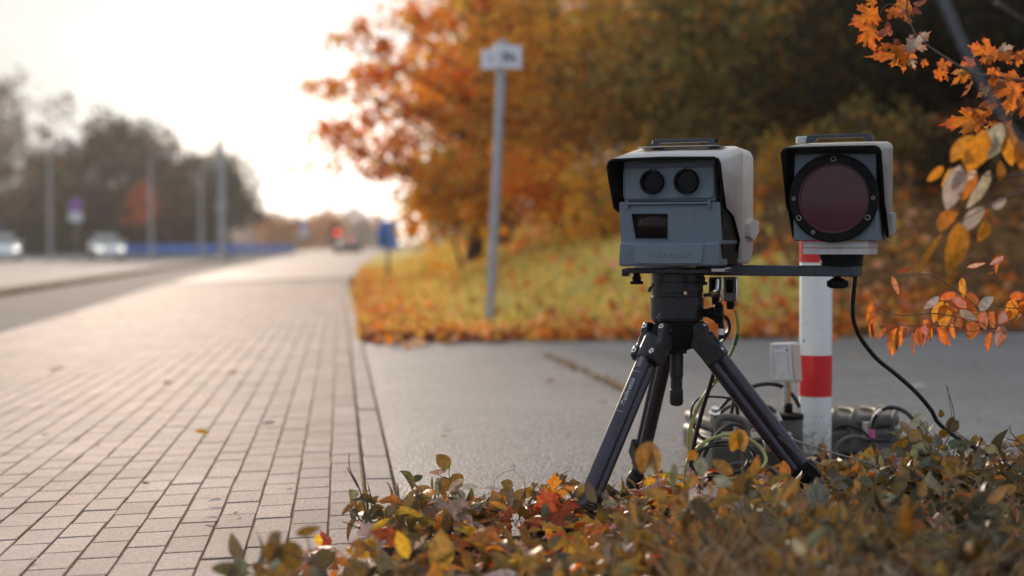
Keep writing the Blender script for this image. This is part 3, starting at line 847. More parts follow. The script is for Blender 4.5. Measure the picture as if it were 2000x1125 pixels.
# ------------------------------------------------------------------ CARS
M['carpaint'] = mat('car_paint', (.88, .90, .88), .3, coat=.5)
M['carglass'] = mat('car_glass', (.16, .17, .17), .15)
M['headlamp'] = mat('headlamp_on', (1, .93, .82), .4, emit=1.0)
M['taillamp'] = mat('tail_lamp_on', (1, .06, .04), .4, emit=1.6)
def car(label, loc, rz, paint, front=True, group=None, lamps=True):
    t = thing('car', label, 'car', loc, rz, group)
    b = MB()   # body profile along y (front at -2.05), extruded across x
    prof = [(-2.05, .25), (-2.10, .55), (-1.95, .72), (-.95, .92), (1.55, .98), (2.0, .92), (2.08, .5), (2.0, .25)]
    b.prism(prof, -.86, .86, 'x'); b.build('body', paint, t, bevel=.09, seg=3)
    b = MB()
    lo = [(-1.02, .90), (-.30, 1.40), (.85, 1.45), (1.75, .95)]
    n = len(lo)
    b.add([(-.80 + .16 * (z > 1.2), y, z) for y, z in lo] + [(.80 - .16 * (z > 1.2), y, z) for y, z in lo], [(0, 1, 2, 3), (7, 6, 5, 4)] + [(i, i + 4, (i + 1) % 4 + 4, (i + 1) % 4) for i in range(4)])
    b.build('cabin', M['carglass'], t, bevel=.03)
    b = MB(); b.box(-.64, .64, -.28, .85, 1.40, 1.475); b.build('roof', paint, t, bevel=.03)
    for x in (-.84, .84):
        for y in (-1.3, 1.3):
            b = MB(); b.lathe([(.20, -.10), (.31, -.10), (.33, -.06), (.33, .06), (.31, .10), (.20, .10)], (x, y, .33), (1, 0, 0), 24); wh = b.build('wheel', M['rubber'], t)
            b = MB(); b.lathe([(.20, -.08), (.20, .105)], (x, y, .33), (1, 0, 0), 18); b.build('rim', M['alu'], wh)
    for x in (-.62, .62):
        b = MB(); b.lathe([(.10, 0), (.13, .05)], (x, -2.12, .64), (0, 1, 0), 16)
        b.build('headlight', M['headlamp'] if front else M['plinth'], t)
        b = MB(); b.box(x - .13, x + .13, 2.04, 2.10, .66, .80); b.build('tail_light', M['redring'], t)
        if not front and x > 0:
            b = MB(); b.box(-.16, .16, 1.72, 1.80, 1.16, 1.26); b.build('brake_light', M['taillamp'], t)
        b = MB(); b.box(x * 1.5 - .1, x * 1.5 + .1, -.95, -.80, .95, 1.08); b.build('mirror', paint, t, bevel=.02)
    return t
p = PZ(207, 84, -.19); car('white car with both headlights on coming along the road', p, R_(16), M['carpaint'])
p = PZ(4, 80, -.19); car('silver car with headlights on at the left edge of the road', p, R_(16), M['carpaint'])
p = PZ(686, 118, -.19); p.x -= .2; car('distant dark car with one red light at the end of the path', p, R_(180 + 4), M['bar'], False)

# ------------------------------------------------------------------ street name sign
base = G(956, 640)
t = thing('street_sign', 'tall grey pole with white street name plates in front of the orange tree', 'street sign', base)
topp = P(981, 88, (base - CP).dot(CW))
b = MB(); b.tube([base, base.lerp(topp, .5), topp], .043, 18); b.build('pole', M['galv'], t, world=True)
b = MB(); b.lathe([(.05, 0), (.05, .03), (.03, .05)], topp, (0, 0, 1), 18); b.build('cap', M['galv'], t, world=True)
def plate(px0, px1, py0, py1, ry, txt, tx_off, tsize, dd=0.0):
    d = (base - CP).dot(CW) - .06 + dd
    a, c = P(px0, py0, d), P(px1, py1, d)
    ctr = (a + c) / 2
    hw, hh = abs((c - a).dot(CR)) / 2 / max(.4, math.cos(ry)), abs(a.z - c.z) / 2
    Mt = Matrix.Translation(ctr) @ Matrix.Rotation(R_(YAW) + ry, 4, 'Z')
    b = MB(); b.box(-hw, hw, -.006, .006, -hh, hh, Mt); pl = b.build('name_plate', M['signw'], t, world=True, bevel=.003)
    cu = bpy.data.curves.new('text', 'FONT'); cu.body = txt; cu.size = tsize; cu.align_x = 'LEFT'; cu.extrude = .0008; cu.offset = .002
    ob = bpy.data.objects.new('text', cu); COL.objects.link(ob)
    dg = bpy.context.evaluated_depsgraph_get(); me = bpy.data.meshes.new_from_object(ob.evaluated_get(dg))
    bpy.data.objects.remove(ob)
    me.transform(Matrix.Translation(-base) @ Mt @ Matrix.Translation((tx_off * hw, -.0085, -tsize * .32)) @ Matrix.Rotation(R_(90), 4, 'X'))
    me.materials.clear(); me.materials.append(M['ink'])
    o = bpy.data.objects.new('lettering', me); COL.objects.link(o); o.parent = pl
    return pl
plate(940, 972, 96, 135, R_(-38), 'I', .1, .11, -.03)
plate(962, 1019, 88, 134, R_(14), 'Bla', -.35, .115)
b = MB(); b.box(-.05, .05, -.05, .05, -.11, .11, Matrix.Translation(P(974, 112, (base - CP).dot(CW)))); b.build('clamp', M['galv'], t, world=True)

# ------------------------------------------------------------------ SPEED CAMERA
def local_solver(t):
    Mi = (Matrix.Translation(t.location) @ Matrix.Rotation(t.rotation_euler.z, 4, 'Z')).inverted()
    o = Mi @ CP
    def L(px, py, y=None, x=None):
        dr = Mi.to_3x3() @ ray(px, py)
        k = (y - o.y) / dr.y if y is not None else (x - o.x) / dr.x
        return o + dr * k
    return L
def rrect(x0, x1, z0, z1, r, k=5):
    pts = []
    for cx, cz, a0 in ((x1 - r, z1 - r, 0), (x0 + r, z1 - r, 90), (x0 + r, z0 + r, 180), (x1 - r, z0 + r, 270)):
        for i in range(k + 1):
            a = R_(a0 + 90 * i / k); pts.append((cx + r * math.cos(a), cz + r * math.sin(a)))
    return pts
BOX_RZ = R_(YAW - 21.4)
t = thing('speed_camera', 'grey speed camera box with two round lenses and pale hood on the black tripod', 'speed camera', P(1334, 524, 4.22), BOX_RZ)
L = local_solver(t)
def q(px, py, y): 
    p = L(px, py, y=y); return (p.x, p.z)
yf = -.172
b = MB(); b.prism([q(1212, 478, yf), q(1208.5, 394, yf), q(1405.5, 394, yf), q(1411, 478, yf)], yf, .15); b.build('body', M['grey'], t, bevel=.005, seg=3)
yu = -.160
b = MB(); xs1 = q(1408, 470, yf)[0]; b.box(xs1 - .004, xs1 + .0035, yf + .006, .044, .03, q(1300, 320, yf)[1]); b.build('black_side', M['black'], t, bevel=.002)  # thin black sheet added over the grey body's right side
b = MB(); b.prism([q(1218, 393.6, yu), q(1218, 309, yu), q(1397, 309, yu), q(1399, 393.6, yu)], yu, .15); b.build('front_panel', M['grey'], t, bevel=.004)
x0, z0 = q(1219.5, 388, yu); x1, z1 = q(1394.5, 325, yu)
b = MB(); b.prism(rrect(x0, x1, z0, z1, .011), yu - .004, yu + .01); b.build('lens_panel', M['grey2'], t, bevel=.002)
b = MB(); rr = rrect(x0, x1, z0, z1, .011); b.tube([(x, yu - .0042, z) for x, z in rr + rr[:2]], .0026, 8, False); b.build('panel_rim', M['grey'], t)
for px, py, r in ((1272.5, 355.5, .0345), (1339.5, 354.5, .0355)):
    x, z = q(px, py, yu - .02)
    b = MB(); b.lathe([(r, 0), (r, -.020), (r - .002, -.0225), (r - .0075, -.0225), (r - .0085, -.019), (r - .0085, -.004), (r - .003, 0)], (x, yu - .004, z), (0, 1, 0), 48)
    ring = b.build('lens_ring', M['black'], t)
    b = MB(); b.lathe([(r - .0075, -.008), (r * .55, -.0068), (.0005, -.0062)], (x, yu - .004, z), (0, 1, 0), 48); b.build('lens_glass', M['glass'], ring)
    b = MB()
    for s_ in (-1, 1):
        b.box(x - .012, x - .006, yu - .018, yu - .003, z + s_ * r - .004, z + s_ * (r + .005)); b.box(x + .002, x + .008, yu - .018, yu - .003, z + s_ * r - .004, z + s_ * (r + .005))
    b.build('lens_tab', M['grey'], ring, bevel=.001)
# row of small teeth under the hood
b = MB()
xa, za = q(1268, 317, yu - .01); xb, zb_ = q(1350, 317, yu - .01)
for i in range(13):
    b.box(xa + (xb - xa) * i / 12 - .0022, xa + (xb - xa) * i / 12 + .0022, yu - .012, yu, za - .003, za + .003)
b.build('vent_teeth', M['grey2'], t, bevel=.001)
b = MB(); xa, za = q(1224, 400, yf); xb, zb_ = q(1388, 400, yf); zc = q(1300, 397.5, yf)[1]
b.tube([(xa + .004, yf - .006, zc), (xb - .004, yf - .006, zc)], .0042, 12)
for xx in (xa + .003, xb - .003):
    b.box(xx - .004, xx + .0045, yf - .011, yf + .001, q(1300, 407, yf)[1], q(1300, 391, yf)[1])
b.build('hinge_bar', M['grey'], t, bevel=.0015)
pw_ = [q(a, c, yf) for a, c in ((1241, 467), (1232.5, 417), (1304.5, 417), (1304.5, 467))]
b = MB(); b.prism(pw_, yf - .0012, yf + .004); b.build('tinted_window', M['window'], t)
b = MB(); b.tube([(x, yf - .0008, z) for x, z in pw_ + pw_[:2]], .0016, 6, False); b.build('window_rim', M['grey'], t)
# lower nose with name plate
yb = -.196
b = MB(); b.prism([q(1208, 520, yb), q(1209.5, 473.5, yb), q(1402.5, 473.5, yb), q(1407.5, 520, yb)], yb, -.10); b.build('nose', M['grey'], t, bevel=.006, seg=3)
b = MB(); b.prism([q(1240, 515.5, yb), q(1236, 474.5, yb), q(1376, 474.5, yb), q(1371, 515.5, yb)], yb - .004, yb + .004); npl = b.build('name_plate', M['grey2'], t, bevel=.003, seg=3)
def text_mesh(txt, size, ext):
    cu = bpy.data.curves.new('text', 'FONT'); cu.body = txt; cu.size = size; cu.align_x = 'CENTER'; cu.align_y = 'CENTER'; cu.extrude = ext; cu.space_character = 1.12
    ob = bpy.data.objects.new('text', cu); COL.objects.link(ob)
    dg = bpy.context.evaluated_depsgraph_get(); me = bpy.data.meshes.new_from_object(ob.evaluated_get(dg))
    bpy.data.objects.remove(ob); me.materials.clear()
    return me
me = text_mesh('VITRONIC', .0185, .0022)
xs_ = [v.co.x for v in me.vertices]; wd = max(xs_) - min(xs_)
xa, za = q(1280.5, 497.5, yb); xb, _ = q(1350.5, 497.5, yb)
me.transform(Matrix.Translation(((xa + xb) / 2, yb - .0046, za)) @ Matrix.Rotation(R_(90), 4, 'X') @ Matrix.Scale((xb - xa) / wd, 4, (1, 0, 0)))
me.materials.append(M['embl'])
o = bpy.data.objects.new('lettering', me); COL.objects.link(o); o.parent = npl
x, z = q(1266, 496, yb)
b = MB(); b.tube([(x + .0138 * math.cos(a * .2618), yb - .0045, z + .0138 * math.sin(a * .2618)) for a in range(25)], .0011, 6, False)
b.tube([(x - .008, yb - .0045, z + .006), (x, yb - .0045, z - .009), (x + .008, yb - .0045, z + .006)], .0014, 6)
b.tube([(x - .010, yb - .0045, z + .007), (x - .003, yb - .0045, z + .004), (x, yb - .0045, z - .002), (x + .004, yb - .0045, z + .005), (x + .010, yb - .0045, z + .008)], .0011, 6)
b.build('emblem', M['embl'], npl)
# hood: pale outside, black lining
yh = -.226
xr = L(1408.5, 318, y=yh).x; xlft = L(1184, 318, y=yh).x
prof = []
for px, py in ((1442, 492), (1446, 468), (1434, 423), (1419, 405), (1411, 345)):
    p = L(px, py, x=xr); prof.append((p.y, p.z))
zt = q(1300, 307.5, yh)[1]; ztb = q(1300, 291.5, .10)[1]
chm = .020
front = []
front += [(xlft, y, z, z) for y, z in prof] + [(xlft, yh, zt - chm, ztb - chm)]
front += [(xlft + chm * .3, yh, zt - chm * .3, ztb - chm * .3), (xlft + chm, yh, zt, ztb), ((xlft + xr) / 2, yh, zt + .003, ztb + .003), (xr - chm, yh, zt, ztb), (xr - chm * .3, yh, zt - chm * .3, ztb - chm * .3)]
front += [(xr, yh, zt - chm, ztb - chm)] + [(xr, y, z, z) for y, z in prof[::-1]]
vs_, fs = [], []
n = len(front)
for (x, y, zf, zb2) in front:
    vs_ += [(x, y, zf), (x, .045, zb2 if zb2 != zf else zf)]
for i in range(n - 1):
    fs.append((2 * i, 2 * i + 1, 2 * i + 3, 2 * i + 2))
b = MB(); b.add(vs_, fs); hd = b.build('hood', [M['shell'], M['black']], t, smooth=True)
def flip_outward(o, c):
    bm = bmesh.new(); bm.from_mesh(o.data)
    for f in bm.faces:
        if f.normal.dot(f.calc_center_median() - Vector(c)) < 0: f.normal_flip()
    bm.to_mesh(o.data); bm.free()
flip_outward(hd, ((xr + xlft) / 2, -.1, .15))
s_ = hd.modifiers.new('thick', 'SOLIDIFY'); s_.thickness, s_.offset, s_.material_offset, s_.material_offset_rim = .0095, -1, 1, 1
# rear housing
ztr = ztb + .002
b = MB()
xo = .004
b.prism([(xlft - xo, -.005), (xlft - xo, ztr - .03), (xlft - xo + .008, ztr - .010), (xlft + .03, ztr), (xr - .03, ztr), (xr + xo - .008, ztr - .010), (xr + xo, ztr - .03), (xr + xo, .055), (xr - .004, .012)], .046, .195)
b.build('rear_housing', M['shell'], t, bevel=.012, seg=3)
b = MB(); zq = L(1470, 443, x=xr + .01).z
b.prism([(.075, zq - .030), (.075, zq + .008), (.11, zq + .024), (.215, zq + .016), (.215, zq - .016), (.15, zq - .042)], xr - .002, xr + .017, 'x'); b.build('side_rib', M['shell'], t, bevel=.003)
b = MB(); b.box(xr - .05, xr - .012, -.10, .04, .012, .07); b.box(xr - .05, xr - .006, -.02, .10, .004, .012); b.build('side_latch', M['black'], t, bevel=.003)
b = MB(); b.box(xr - .07, xr - .012, -.12, .11, -.008, .004); b.build('base_rail', M['alu'], t, bevel=.002)
# top plate and carrying handle
xa = L(1249, 290, y=-.02).x; xb = L(1415, 290, y=-.02).x
zp0 = ztb - .004; zp1 = q(1300, 287.3, -.02)[1]
b = MB(); b.prism([(xa, zp0), (xa + .006, zp1), (xb - .03, zp1), (xb, zp0)], -.06, .10); b.build('top_plate', M['plinth'], t, bevel=.002)
xa = L(1275, 280, y=.02).x; xb = L(1400, 280, y=.02).x; zh = q(1300, 273, .02)[1]
b = MB(); b.prism([(xa, zp1 - .002), (xa + .004, zh - .002), (xa + .012, zh), (xb - .012, zh), (xb - .003, zh - .003), (xb, zp1 - .002), (xb - .02, zp1 - .002), (xb - .022, zh - .010), (xa + .022, zh - .010), (xa + .019, zp1 - .002)], .0, .032)
b.build('carrying_handle', M['bar'], t, bevel=.002)
b = MB(); b.tube([(xb - .006, .016, zh - .007), (xb + .004, .016, zh - .007)], .006, 12); b.build('handle_pin', M['black'], t)
CAMT, CXR, CXL = t, xr, xlft

# ------------------------------------------------------------------ TRIPOD
AX = P(1322, 560, 4.22)
A0 = Vector((AX.x, AX.y, 0))
def zat(py, d=4.22): return P(1322, py, d).z
t = thing('tripod', 'black camera tripod with three spread legs under the speed camera', 'tripod', A0)
def RL(px): return px / F * 4.22
# mounting table under the box
Mr = Matrix.Translation((A0.x, A0.y, 0)) @ Matrix.Rotation(BOX_RZ, 4, 'Z')
b = MB()
b.box(-.125, .13, -.12, .12, zat(533), zat(522.5), Mr); b.box(-.135, -.118, -.12, -.09, zat(539), zat(524), Mr)
b.build('mounting_plate', M['head'], t, world=True, bevel=.003)
for x in (-.093, .098):
    b = MB(); c_ = Mr @ Vector((x, -.105, 0))
    b.lathe([(.010, zat(533)), (.010, zat(538)), (.0135, zat(540)), (.0125, zat(547)), (.0195, zat(549)), (.0195, zat(553)), (.017, zat(554))], (c_.x, c_.y, 0), n=20); b.build('clamp_screw', M['black'], t, world=True)
k = lambda px: RL(px)
prof = [(k(50), 530), (k(50), 549), (k(49), 549.5), (k(49), 550.5), (k(51), 551), (k(51), 571), (k(50), 572), (k(50), 577), (k(49), 578), (k(49), 579), (k(52), 580), (k(52.5), 620), (k(51.5), 621), (k(51), 625), (k(40), 626)]
b = MB(); b.lathe([(r, zat(y)) for r, y in prof], A0, n=64); b.build('head_cylinder', M['head'], t, world=True)
b = MB(); b.lathe([(k(40), zat(624)), (k(46), zat(627)), (k(46), zat(632)), (k(44), zat(634)), (k(46), zat(636)), (k(45), zat(655)), (k(42), zat(668)), (k(33), zat(680)), (k(20), zat(684)), (k(20), zat(690))], A0, n=48); b.build('spider', M['black'], t, world=True)
b = MB(); b.lathe([(k(11), zat(684)), (k(12), zat(688)), (k(12), zat(692)), (k(13.2), zat(694)), (k(13), zat(736)), (k(11.5), zat(738)), (k(11.5), zat(760)), (k(13), zat(762)), (k(13.3), zat(786)), (k(11), zat(792)), (k(4), zat(794))], A0, n=32)
b.build('centre_column', M['rubber'], t, world=True)
b = MB(); a_ = P(1338, 572.5, 4.13); b.lathe([(.0048, -.004), (.0048, .006)], a_, -CW, 14); b.build('brass_pin', M['brass'], t, world=True)
b = MB(); b.tube(catmull([P(1276, 556, 4.17), P(1271, 562, 4.16), P(1267, 570, 4.16)], 4), [.003] * 4 + [.005] * 5, 8); b.build('lock_lever', M['head'], t, world=True)
b = MB(); b.tube(catmull([P(1376, 577, 4.2), P(1390, 574, 4.18), P(1399, 569, 4.17), P(1401, 556, 4.17), P(1401, 545, 4.17)], 5), .0055, 10); b.build('bent_lever', M['steel'], t, world=True)
# tension knob at the right
kx = (CR + CW * -.25).normalized(); o_ = P(1374, 611, 4.20)
b = MB(); b.lathe([(.012, 0), (.013, .012), (.020, .024), (.024, .032)], o_, kx, 24)
nn = 36; prf = []
b.lathe([(.021, .030), (.0285, .034), (.0285, .052), (.024, .057), (.004, .058)], o_, kx, 24)
for i in range(12):
    a = i * math.pi / 6; u = kx.orthogonal().normalized(); w_ = kx.cross(u)
    c_ = o_ + (u * math.cos(a) + w_ * math.sin(a)) * .0275
    b.tube([c_ + kx * .034, c_ + kx * .053], .0042, 8)
b.build('tension_knob', M['black'], t, world=True)
b = MB(); b.tube([P(1405, 625, 4.19), P(1409, 640, 4.18), P(1409, 662, 4.18)], .0085, 12); b.build('crank', M['black'], t, world=True)
b = MB(); b.tube([P(1408.5, 642, 4.175), P(1408.5, 654, 4.175)], .0092, 12); b.build('white_ring', M['wplastic'], t, world=True)
# legs
feet = [A0 + CR * -.302 + CW * -.324, A0 + CR * -.09 + CW * .35, A0 + CR * .432 + CW * -.10]
zs = zat(640)
for i, ft in enumerate(feet):
    ft = Vector((ft.x, ft.y, 0.035))
    ow = Vector((ft.x - A0.x, ft.y - A0.y, 0)).normalized()
    tp = Vector((A0.x, A0.y, zs - .004)) + ow * .052
    if i == 0: tp += CR * -.018
    u = (ft - tp).normalized(); Lg = (ft - tp).length
    v = u.cross(ow).normalized(); w_ = v.cross(u).normalized()     # w_ outward-up normal of the leg
    if w_.dot(ow) < 0: w_ = -w_
    fr = Matrix((( u.x, v.x, w_.x, tp.x), (u.y, v.y, w_.y, tp.y), (u.z, v.z, w_.z, tp.z), (0, 0, 0, 1)))
    b = MB()
    for off, rr_ in ((.013, .0215), (-.016, .0205)):
        b.tube([fr @ Vector((.05, 0, off)), fr @ Vector((Lg - .06, 0, off))], rr_, 28)
    lg = b.build('leg', M['tube'], t, world=True)
    def part(bb, name, m, bev=.003):
        o = bb.build(name, m, None, bevel=bev)
        o.data.transform(Matrix.Translation(-A0) @ fr) if True else None
        o.parent = lg
        return o
    b = MB()
    for s_ in (-1, 1):
        b.prism([(-.012, -.018), (-.016, .012), (-.004, .034), (.022, .034), (.030, .028), (.070, .026), (.082, .034), (.108, .034), (.118, .020), (.112, -.030), (.02, -.034)], s_ * .021, s_ * .041, 'y')
    b.build if False else None
    part(b, 'leg_bracket', M['head'], .003)
    b = MB(); b.lathe([(.0225, .034), (.0255, .036), (.026, .112), (.0225, .116)], (0, 0, .014), (1, 0, 0), 28); b.box(.078, .116, -.036, .036, -.02, .026); part(b, 'leg_sleeve', M['head'], .003)
    b = MB(); b.box(-.014, .030, -.019, .019, -.028, .020); part(b, 'hinge_block', M['black'], .006)
    for (bu, bv) in ((.010, .031), (.010, -.031), (.096, .032), (.096, -.032)):
        b = MB(); b.lathe([(.0078, 0), (.0078, .0025), (.0062, .003), (.0060, .0022), (.0042, .0018), (.0038, -.0006)], (bu, bv, .0338), (0, 0, 1), 20); bo = part(b, 'bolt', M['steel'], 0)
    b = MB(); b.lathe([(.011, 0), (.011, .003), (.008, .004), (.004, .0035)], (.004, -.041, 0), (0, -1, 0), 20); part(b, 'hinge_pin', M['head'], 0); b = MB(); b.lathe([(.011, 0), (.011, .003), (.008, .004), (.004, .0035)], (.004, .041, 0), (0, 1, 0), 20); part(b, 'hinge_pin', M['head'], 0)
    # lower clamp and rubber foot
    cl0 = Lg - .055 if i == 0 else Lg - .11
    b = MB(); b.box(cl0 - .03, cl0 + .028, -.030, .030, -.042, .040); b.box(cl0 - .012, cl0 + .012, .028, .052, -.012, .020); part(b, 'leg_clamp', M['tube'] if i == 0 else M['black'], .005)
    b = MB(); b.tube([(cl0 + .02, 0, .002), (Lg - .02, 0, .002)], .019, 20); b.lathe([(.020, -.03), (.027, -.015), (.030, .0), (.030, .02), (.024, .034), (.01, .040)], (Lg, 0, .002), (1, 0, 0), 24); part(b, 'rubber_foot', M['rubber'], 0)
    if i == 0:
        me = text_mesh('Manfrotto', .0195, 0); a0 = math.atan2(.6, .8)
        # wrap on the tube: text x runs up the leg
        vd = v if v.dot(CR) > 0 else -v
        ang0 = None
        best = None
        cdir = (CP - (tp + u * .3)).normalized()
        ccam = math.atan2(cdir.dot(vd), cdir.dot(w_))
        a0 = ccam - .40
        sgn = -1
        for vert in me.vertices:
            x, y = vert.co.x, vert.co.y
            a = a0 - y / .0217 * sgn * -1
            pos = tp + u * (.235 - x * 1.0) + (w_ * math.cos(a) + vd * math.sin(a)) * .0219 + w_ * .013
            vert.co = pos - A0
        me.materials.append(M['pale_ink'])
        o = bpy.data.objects.new('lettering', me); COL.objects.link(o); o.parent = lg
        b = MB()
        for uu in (.165, .300): b.tube([tp + u * uu + w_ * .013 + (w_ * math.cos(a0 + dd) + vd * math.sin(a0 + dd)) * .0219 for dd in (-.55, -.3, 0, .3, .5)], .0006, 4)
        for j in range(9):
            uu = .148 - j * .004
            b.tube([tp + u * uu + w_ * .013 + (w_ * math.cos(a0 + dd) + vd * math.sin(a0 + dd)) * .0219 for dd in (-.3, -.1, .1, .25)], .0006, 4)
        b.build('small_print', M['pale_ink'], lg, world=False)
        o2 = COL.objects[-1] if False else lg.children[-1]
        o2.data.transform(Matrix.Translation(-A0))
# cross strut near the ground between the feet
b = MB(); b.tube([P(1170, 1015, 3.95), P(1245, 985, 4.15), P(1300, 1000, 4.0)], .012, 12); b.build('ground_strut', M['head'], t, world=True)

# ------------------------------------------------------------------ MOUNTING ARM
FL = P(1640, 497, 4.07)
t = thing('mounting_arm', 'dark blue flat bar joining the camera head to the flash unit', 'bracket', P(1405, 538, 4.20))
a_ = P(1402, 527.5, 4.19); c_ = P(1643, 527.5, 4.06)
dv_ = (c_ - a_); dv_.z = 0; L_ = dv_.length; dv_.normalize()
Ma = Matrix.Translation(a_) @ Matrix(((dv_.x, -dv_.y, 0, 0), (dv_.y, dv_.x, 0, 0), (0, 0, 1, 0), (0, 0, 0, 1)))
b = MB(); hb = .0153
poly = [(-.06, -.03), (L_, -.046)] + [(L_ + .058 * math.sin(a), -.058 * math.cos(a)) for a in [R_(40 + 20 * i) for i in range(6)]] + [(L_, .046), (-.06, .03)]
b.prism(poly, -hb, hb, 'z', Ma); b.build('bar', M['bar'], t, world=True, bevel=.0025)
b = MB(); c0 = Ma @ Vector((L_ - .01, 0, 0))
b.lathe([(.009, -hb), (.009, -hb - .004), (.020, -hb - .008), (.0275, -hb - .014), (.0275, -hb - .028), (.022, -hb - .034), (.005, -hb - .035)], c0, n=24)
for i in range(10):
    a = i * math.pi / 5; b.tube([c0 + Vector((.0265 * math.cos(a), .0265 * math.sin(a), -hb - .013)), c0 + Vector((.0265 * math.cos(a), .0265 * math.sin(a), -hb - .030))], .005, 8)
b.build('knob', M['black'], t, world=True)
b = MB(); b.lathe([(.060, hb), (.060, hb + .012), (.059, hb + .013), (.059, hb + .0145), (.061, hb + .0155), (.061, hb + .034)], Ma @ Vector((L_, 0, 0)), n=48); b.build('swivel', M['black'], t, world=True)

# ------------------------------------------------------------------ FLASH UNIT
t = thing('flash_unit', 'grey flash lamp with round red filter and black hood beside the speed camera', 'flash lamp', P(1640, 474, 4.07), BOX_RZ)
L = local_solver(t)
yf = -.105
b = MB(); b.prism([q(1549, 470.5, yf), q(1551, 300, yf), q(1712, 300, yf), q(1712, 470.5, yf)], yf, .12); b.build('body', M['grey'], t, bevel=.004, seg=3)
x, z = q(1627.5, 387, yf - .015); r = 85.5 / F * 4.0
b = MB(); b.lathe([(r - .004, 0), (r, -.003), (r, -.014), (r - .003, -.017), (r * .80, -.017), (r * .79, -.011), (r * .79, 0)], (x, yf - .0005, z), (0, 1, 0), 72); rg = b.build('filter_ring', M['black'], t)
b = MB(); b.lathe([(r * .80, -.004), (r * .60, -.006), (r * .3, -.0075), (.001, -.008)], (x, yf, z), (0, 1, 0), 64); fg = b.build('red_filter', M['redglass'], t)
b = MB(); b.tube([(x + r * .775 * math.cos(a * .1309), yf - .008, z + r * .775 * math.sin(a * .1309)) for a in range(49)],   .0040, 6, False)
b.build('reflector', M['redring'], fg)
b = MB(); step = .0044; R2 = r * .79
for sgn in (1, -1):
    dx_, dz_ = math.cos(R_(38 * sgn)), math.sin(R_(38 * sgn))
    kk = -int(R2 / step)
    while kk * step < R2:
        oo = kk * step
        if abs(oo) < R2 - .0005:
            hl = math.sqrt(R2 * R2 - oo * oo)
            cx, cz = x - dz_ * oo, z + dx_ * oo
            b.tube([(cx - dx_ * hl, yf - .0125 - .0003 * sgn, cz - dz_ * hl), (cx + dx_ * hl, yf - .0125 - .0003 * sgn, cz + dz_ * hl)], .00042, 4, False)
        kk += 1
b.build('wire_mesh', M['mesh'], fg)
for a in range(12):
    ang = R_(90 + 30 * a); big = a % 4 == 0
    xx, zz = x + r * .885 * math.cos(ang), z + r * .885 * math.sin(ang)
    b = MB()
    rr_ = .0065 if big else .0042
    b.lathe([(rr_, 0), (rr_, -.003), (rr_ * .7, -.0035), (rr_ * .6, -.002)], (xx, yf - .016, zz), (0, 1, 0), 16); b.build('screw', M['black'], rg)
    b = MB(); b.tube([(xx + rr_ * math.cos(c), yf - .0193, zz + rr_ * math.sin(c)) for c in [R_(30 * i) for i in range(13)]], .0007, 5, False)
    if big or a in (3, 5, 9): b.build('screw_rim', M['alu'], rg)
yh = -.165
xr = L(1722, 300, y=yh).x; xlft = L(1524, 300, y=yh).x
prof = []
for px, py in ((1737, 464), (1731.5, 411), (1729, 402), (1724.5, 330)):
    p = L(px, py, x=xr); prof.append((p.y, p.z))
zt = q(1620, 285.5, yh)[1]; ztb = q(1620, 278, .08)[1]; chm = .017
front = [(xlft, y, zz, zz) for y, zz in prof] + [(xlft, yh, zt - chm, ztb - chm), (xlft + chm * .35, yh, zt - chm * .35, ztb - chm * .35), (xlft + chm, yh, zt, ztb), ((xlft + xr) / 2, yh, zt + .001, ztb + .001), (xr - chm, yh, zt, ztb), (xr - chm * .35, yh, zt - chm * .35, ztb - chm * .35), (xr, yh, zt - chm, ztb - chm)] + [(xr, y, zz, zz) for y, zz in prof[::-1]]
vs_, fs = [], []
for (x_, y_, zf, zb2) in front: vs_ += [(x_, y_, zf), (x_, .10, zb2)]
for i in range(len(front) - 1): fs.append((2 * i, 2 * i + 1, 2 * i + 3, 2 * i + 2))
b = MB(); b.add(vs_, fs); hd = b.build('hood', [M['shell2'], M['black']], t)
flip_outward(hd, ((xr + xlft) / 2, -.03, .1))
s_ = hd.modifiers.new('thick', 'SOLIDIFY'); s_.thickness, s_.offset, s_.material_offset, s_.material_offset_rim = .0085, -1, 1, 1
zq = L(1740, 418, x=xr).z; zq2 = L(1740, 458, x=xr).z
b = MB(); b.prism([(.02, zq2 - .004), (.02, zq), (.05, zq + .006), (.115, zq + .004), (.115, zq2 + .01)], xr - .002, xr + .010, 'x'); b.build('side_rib', M['shell2'], t, bevel=.002)
b = MB(); b.box(xlft + .004, xr - .004, .101, .125, zq2, ztb - .01); b.build('rear_cover', M['shell2'], t, bevel=.006)
b = MB(); x0, z0 = q(1568, 497, yf + .01); x1, z1 = q(1696, 484.5, yf + .01); zb0 = q(1620, 472, yf + .01)[1]
b.box(x0, x1, yf + .01, .11, z0, z1 - .0008); b.box(x0, x1, yf + .012, .11, z1 + .0008, zb0); b.build('plinth', M['plinth'], t, bevel=.0015)
xa, zp = q(1557, 279, .0); xb, _ = q(1708, 279, .0); zh = q(1620, 264, .0)[1]
b = MB(); b.prism([(xa + .03, zp - .002), (xa + .033, zh - .003), (xa + .04, zh), (xb - .010, zh), (xb - .004, zh - .004), (xb, zp - .002), (xb - .022, zp - .002), (xb - .026, zh - .009), (xa + .06, zh - .009), (xa + .055, zp - .002)], -.03, .0)
b.build('carrying_handle', M['bar'], t, bevel=.002)
b = MB(); b.lathe([(.019, zp - .003), (.019, zh - .006), (.016, zh - .003)], (xa + .018, -.012, 0), n=24); b.build('handle_boss', M['plinth'], t)

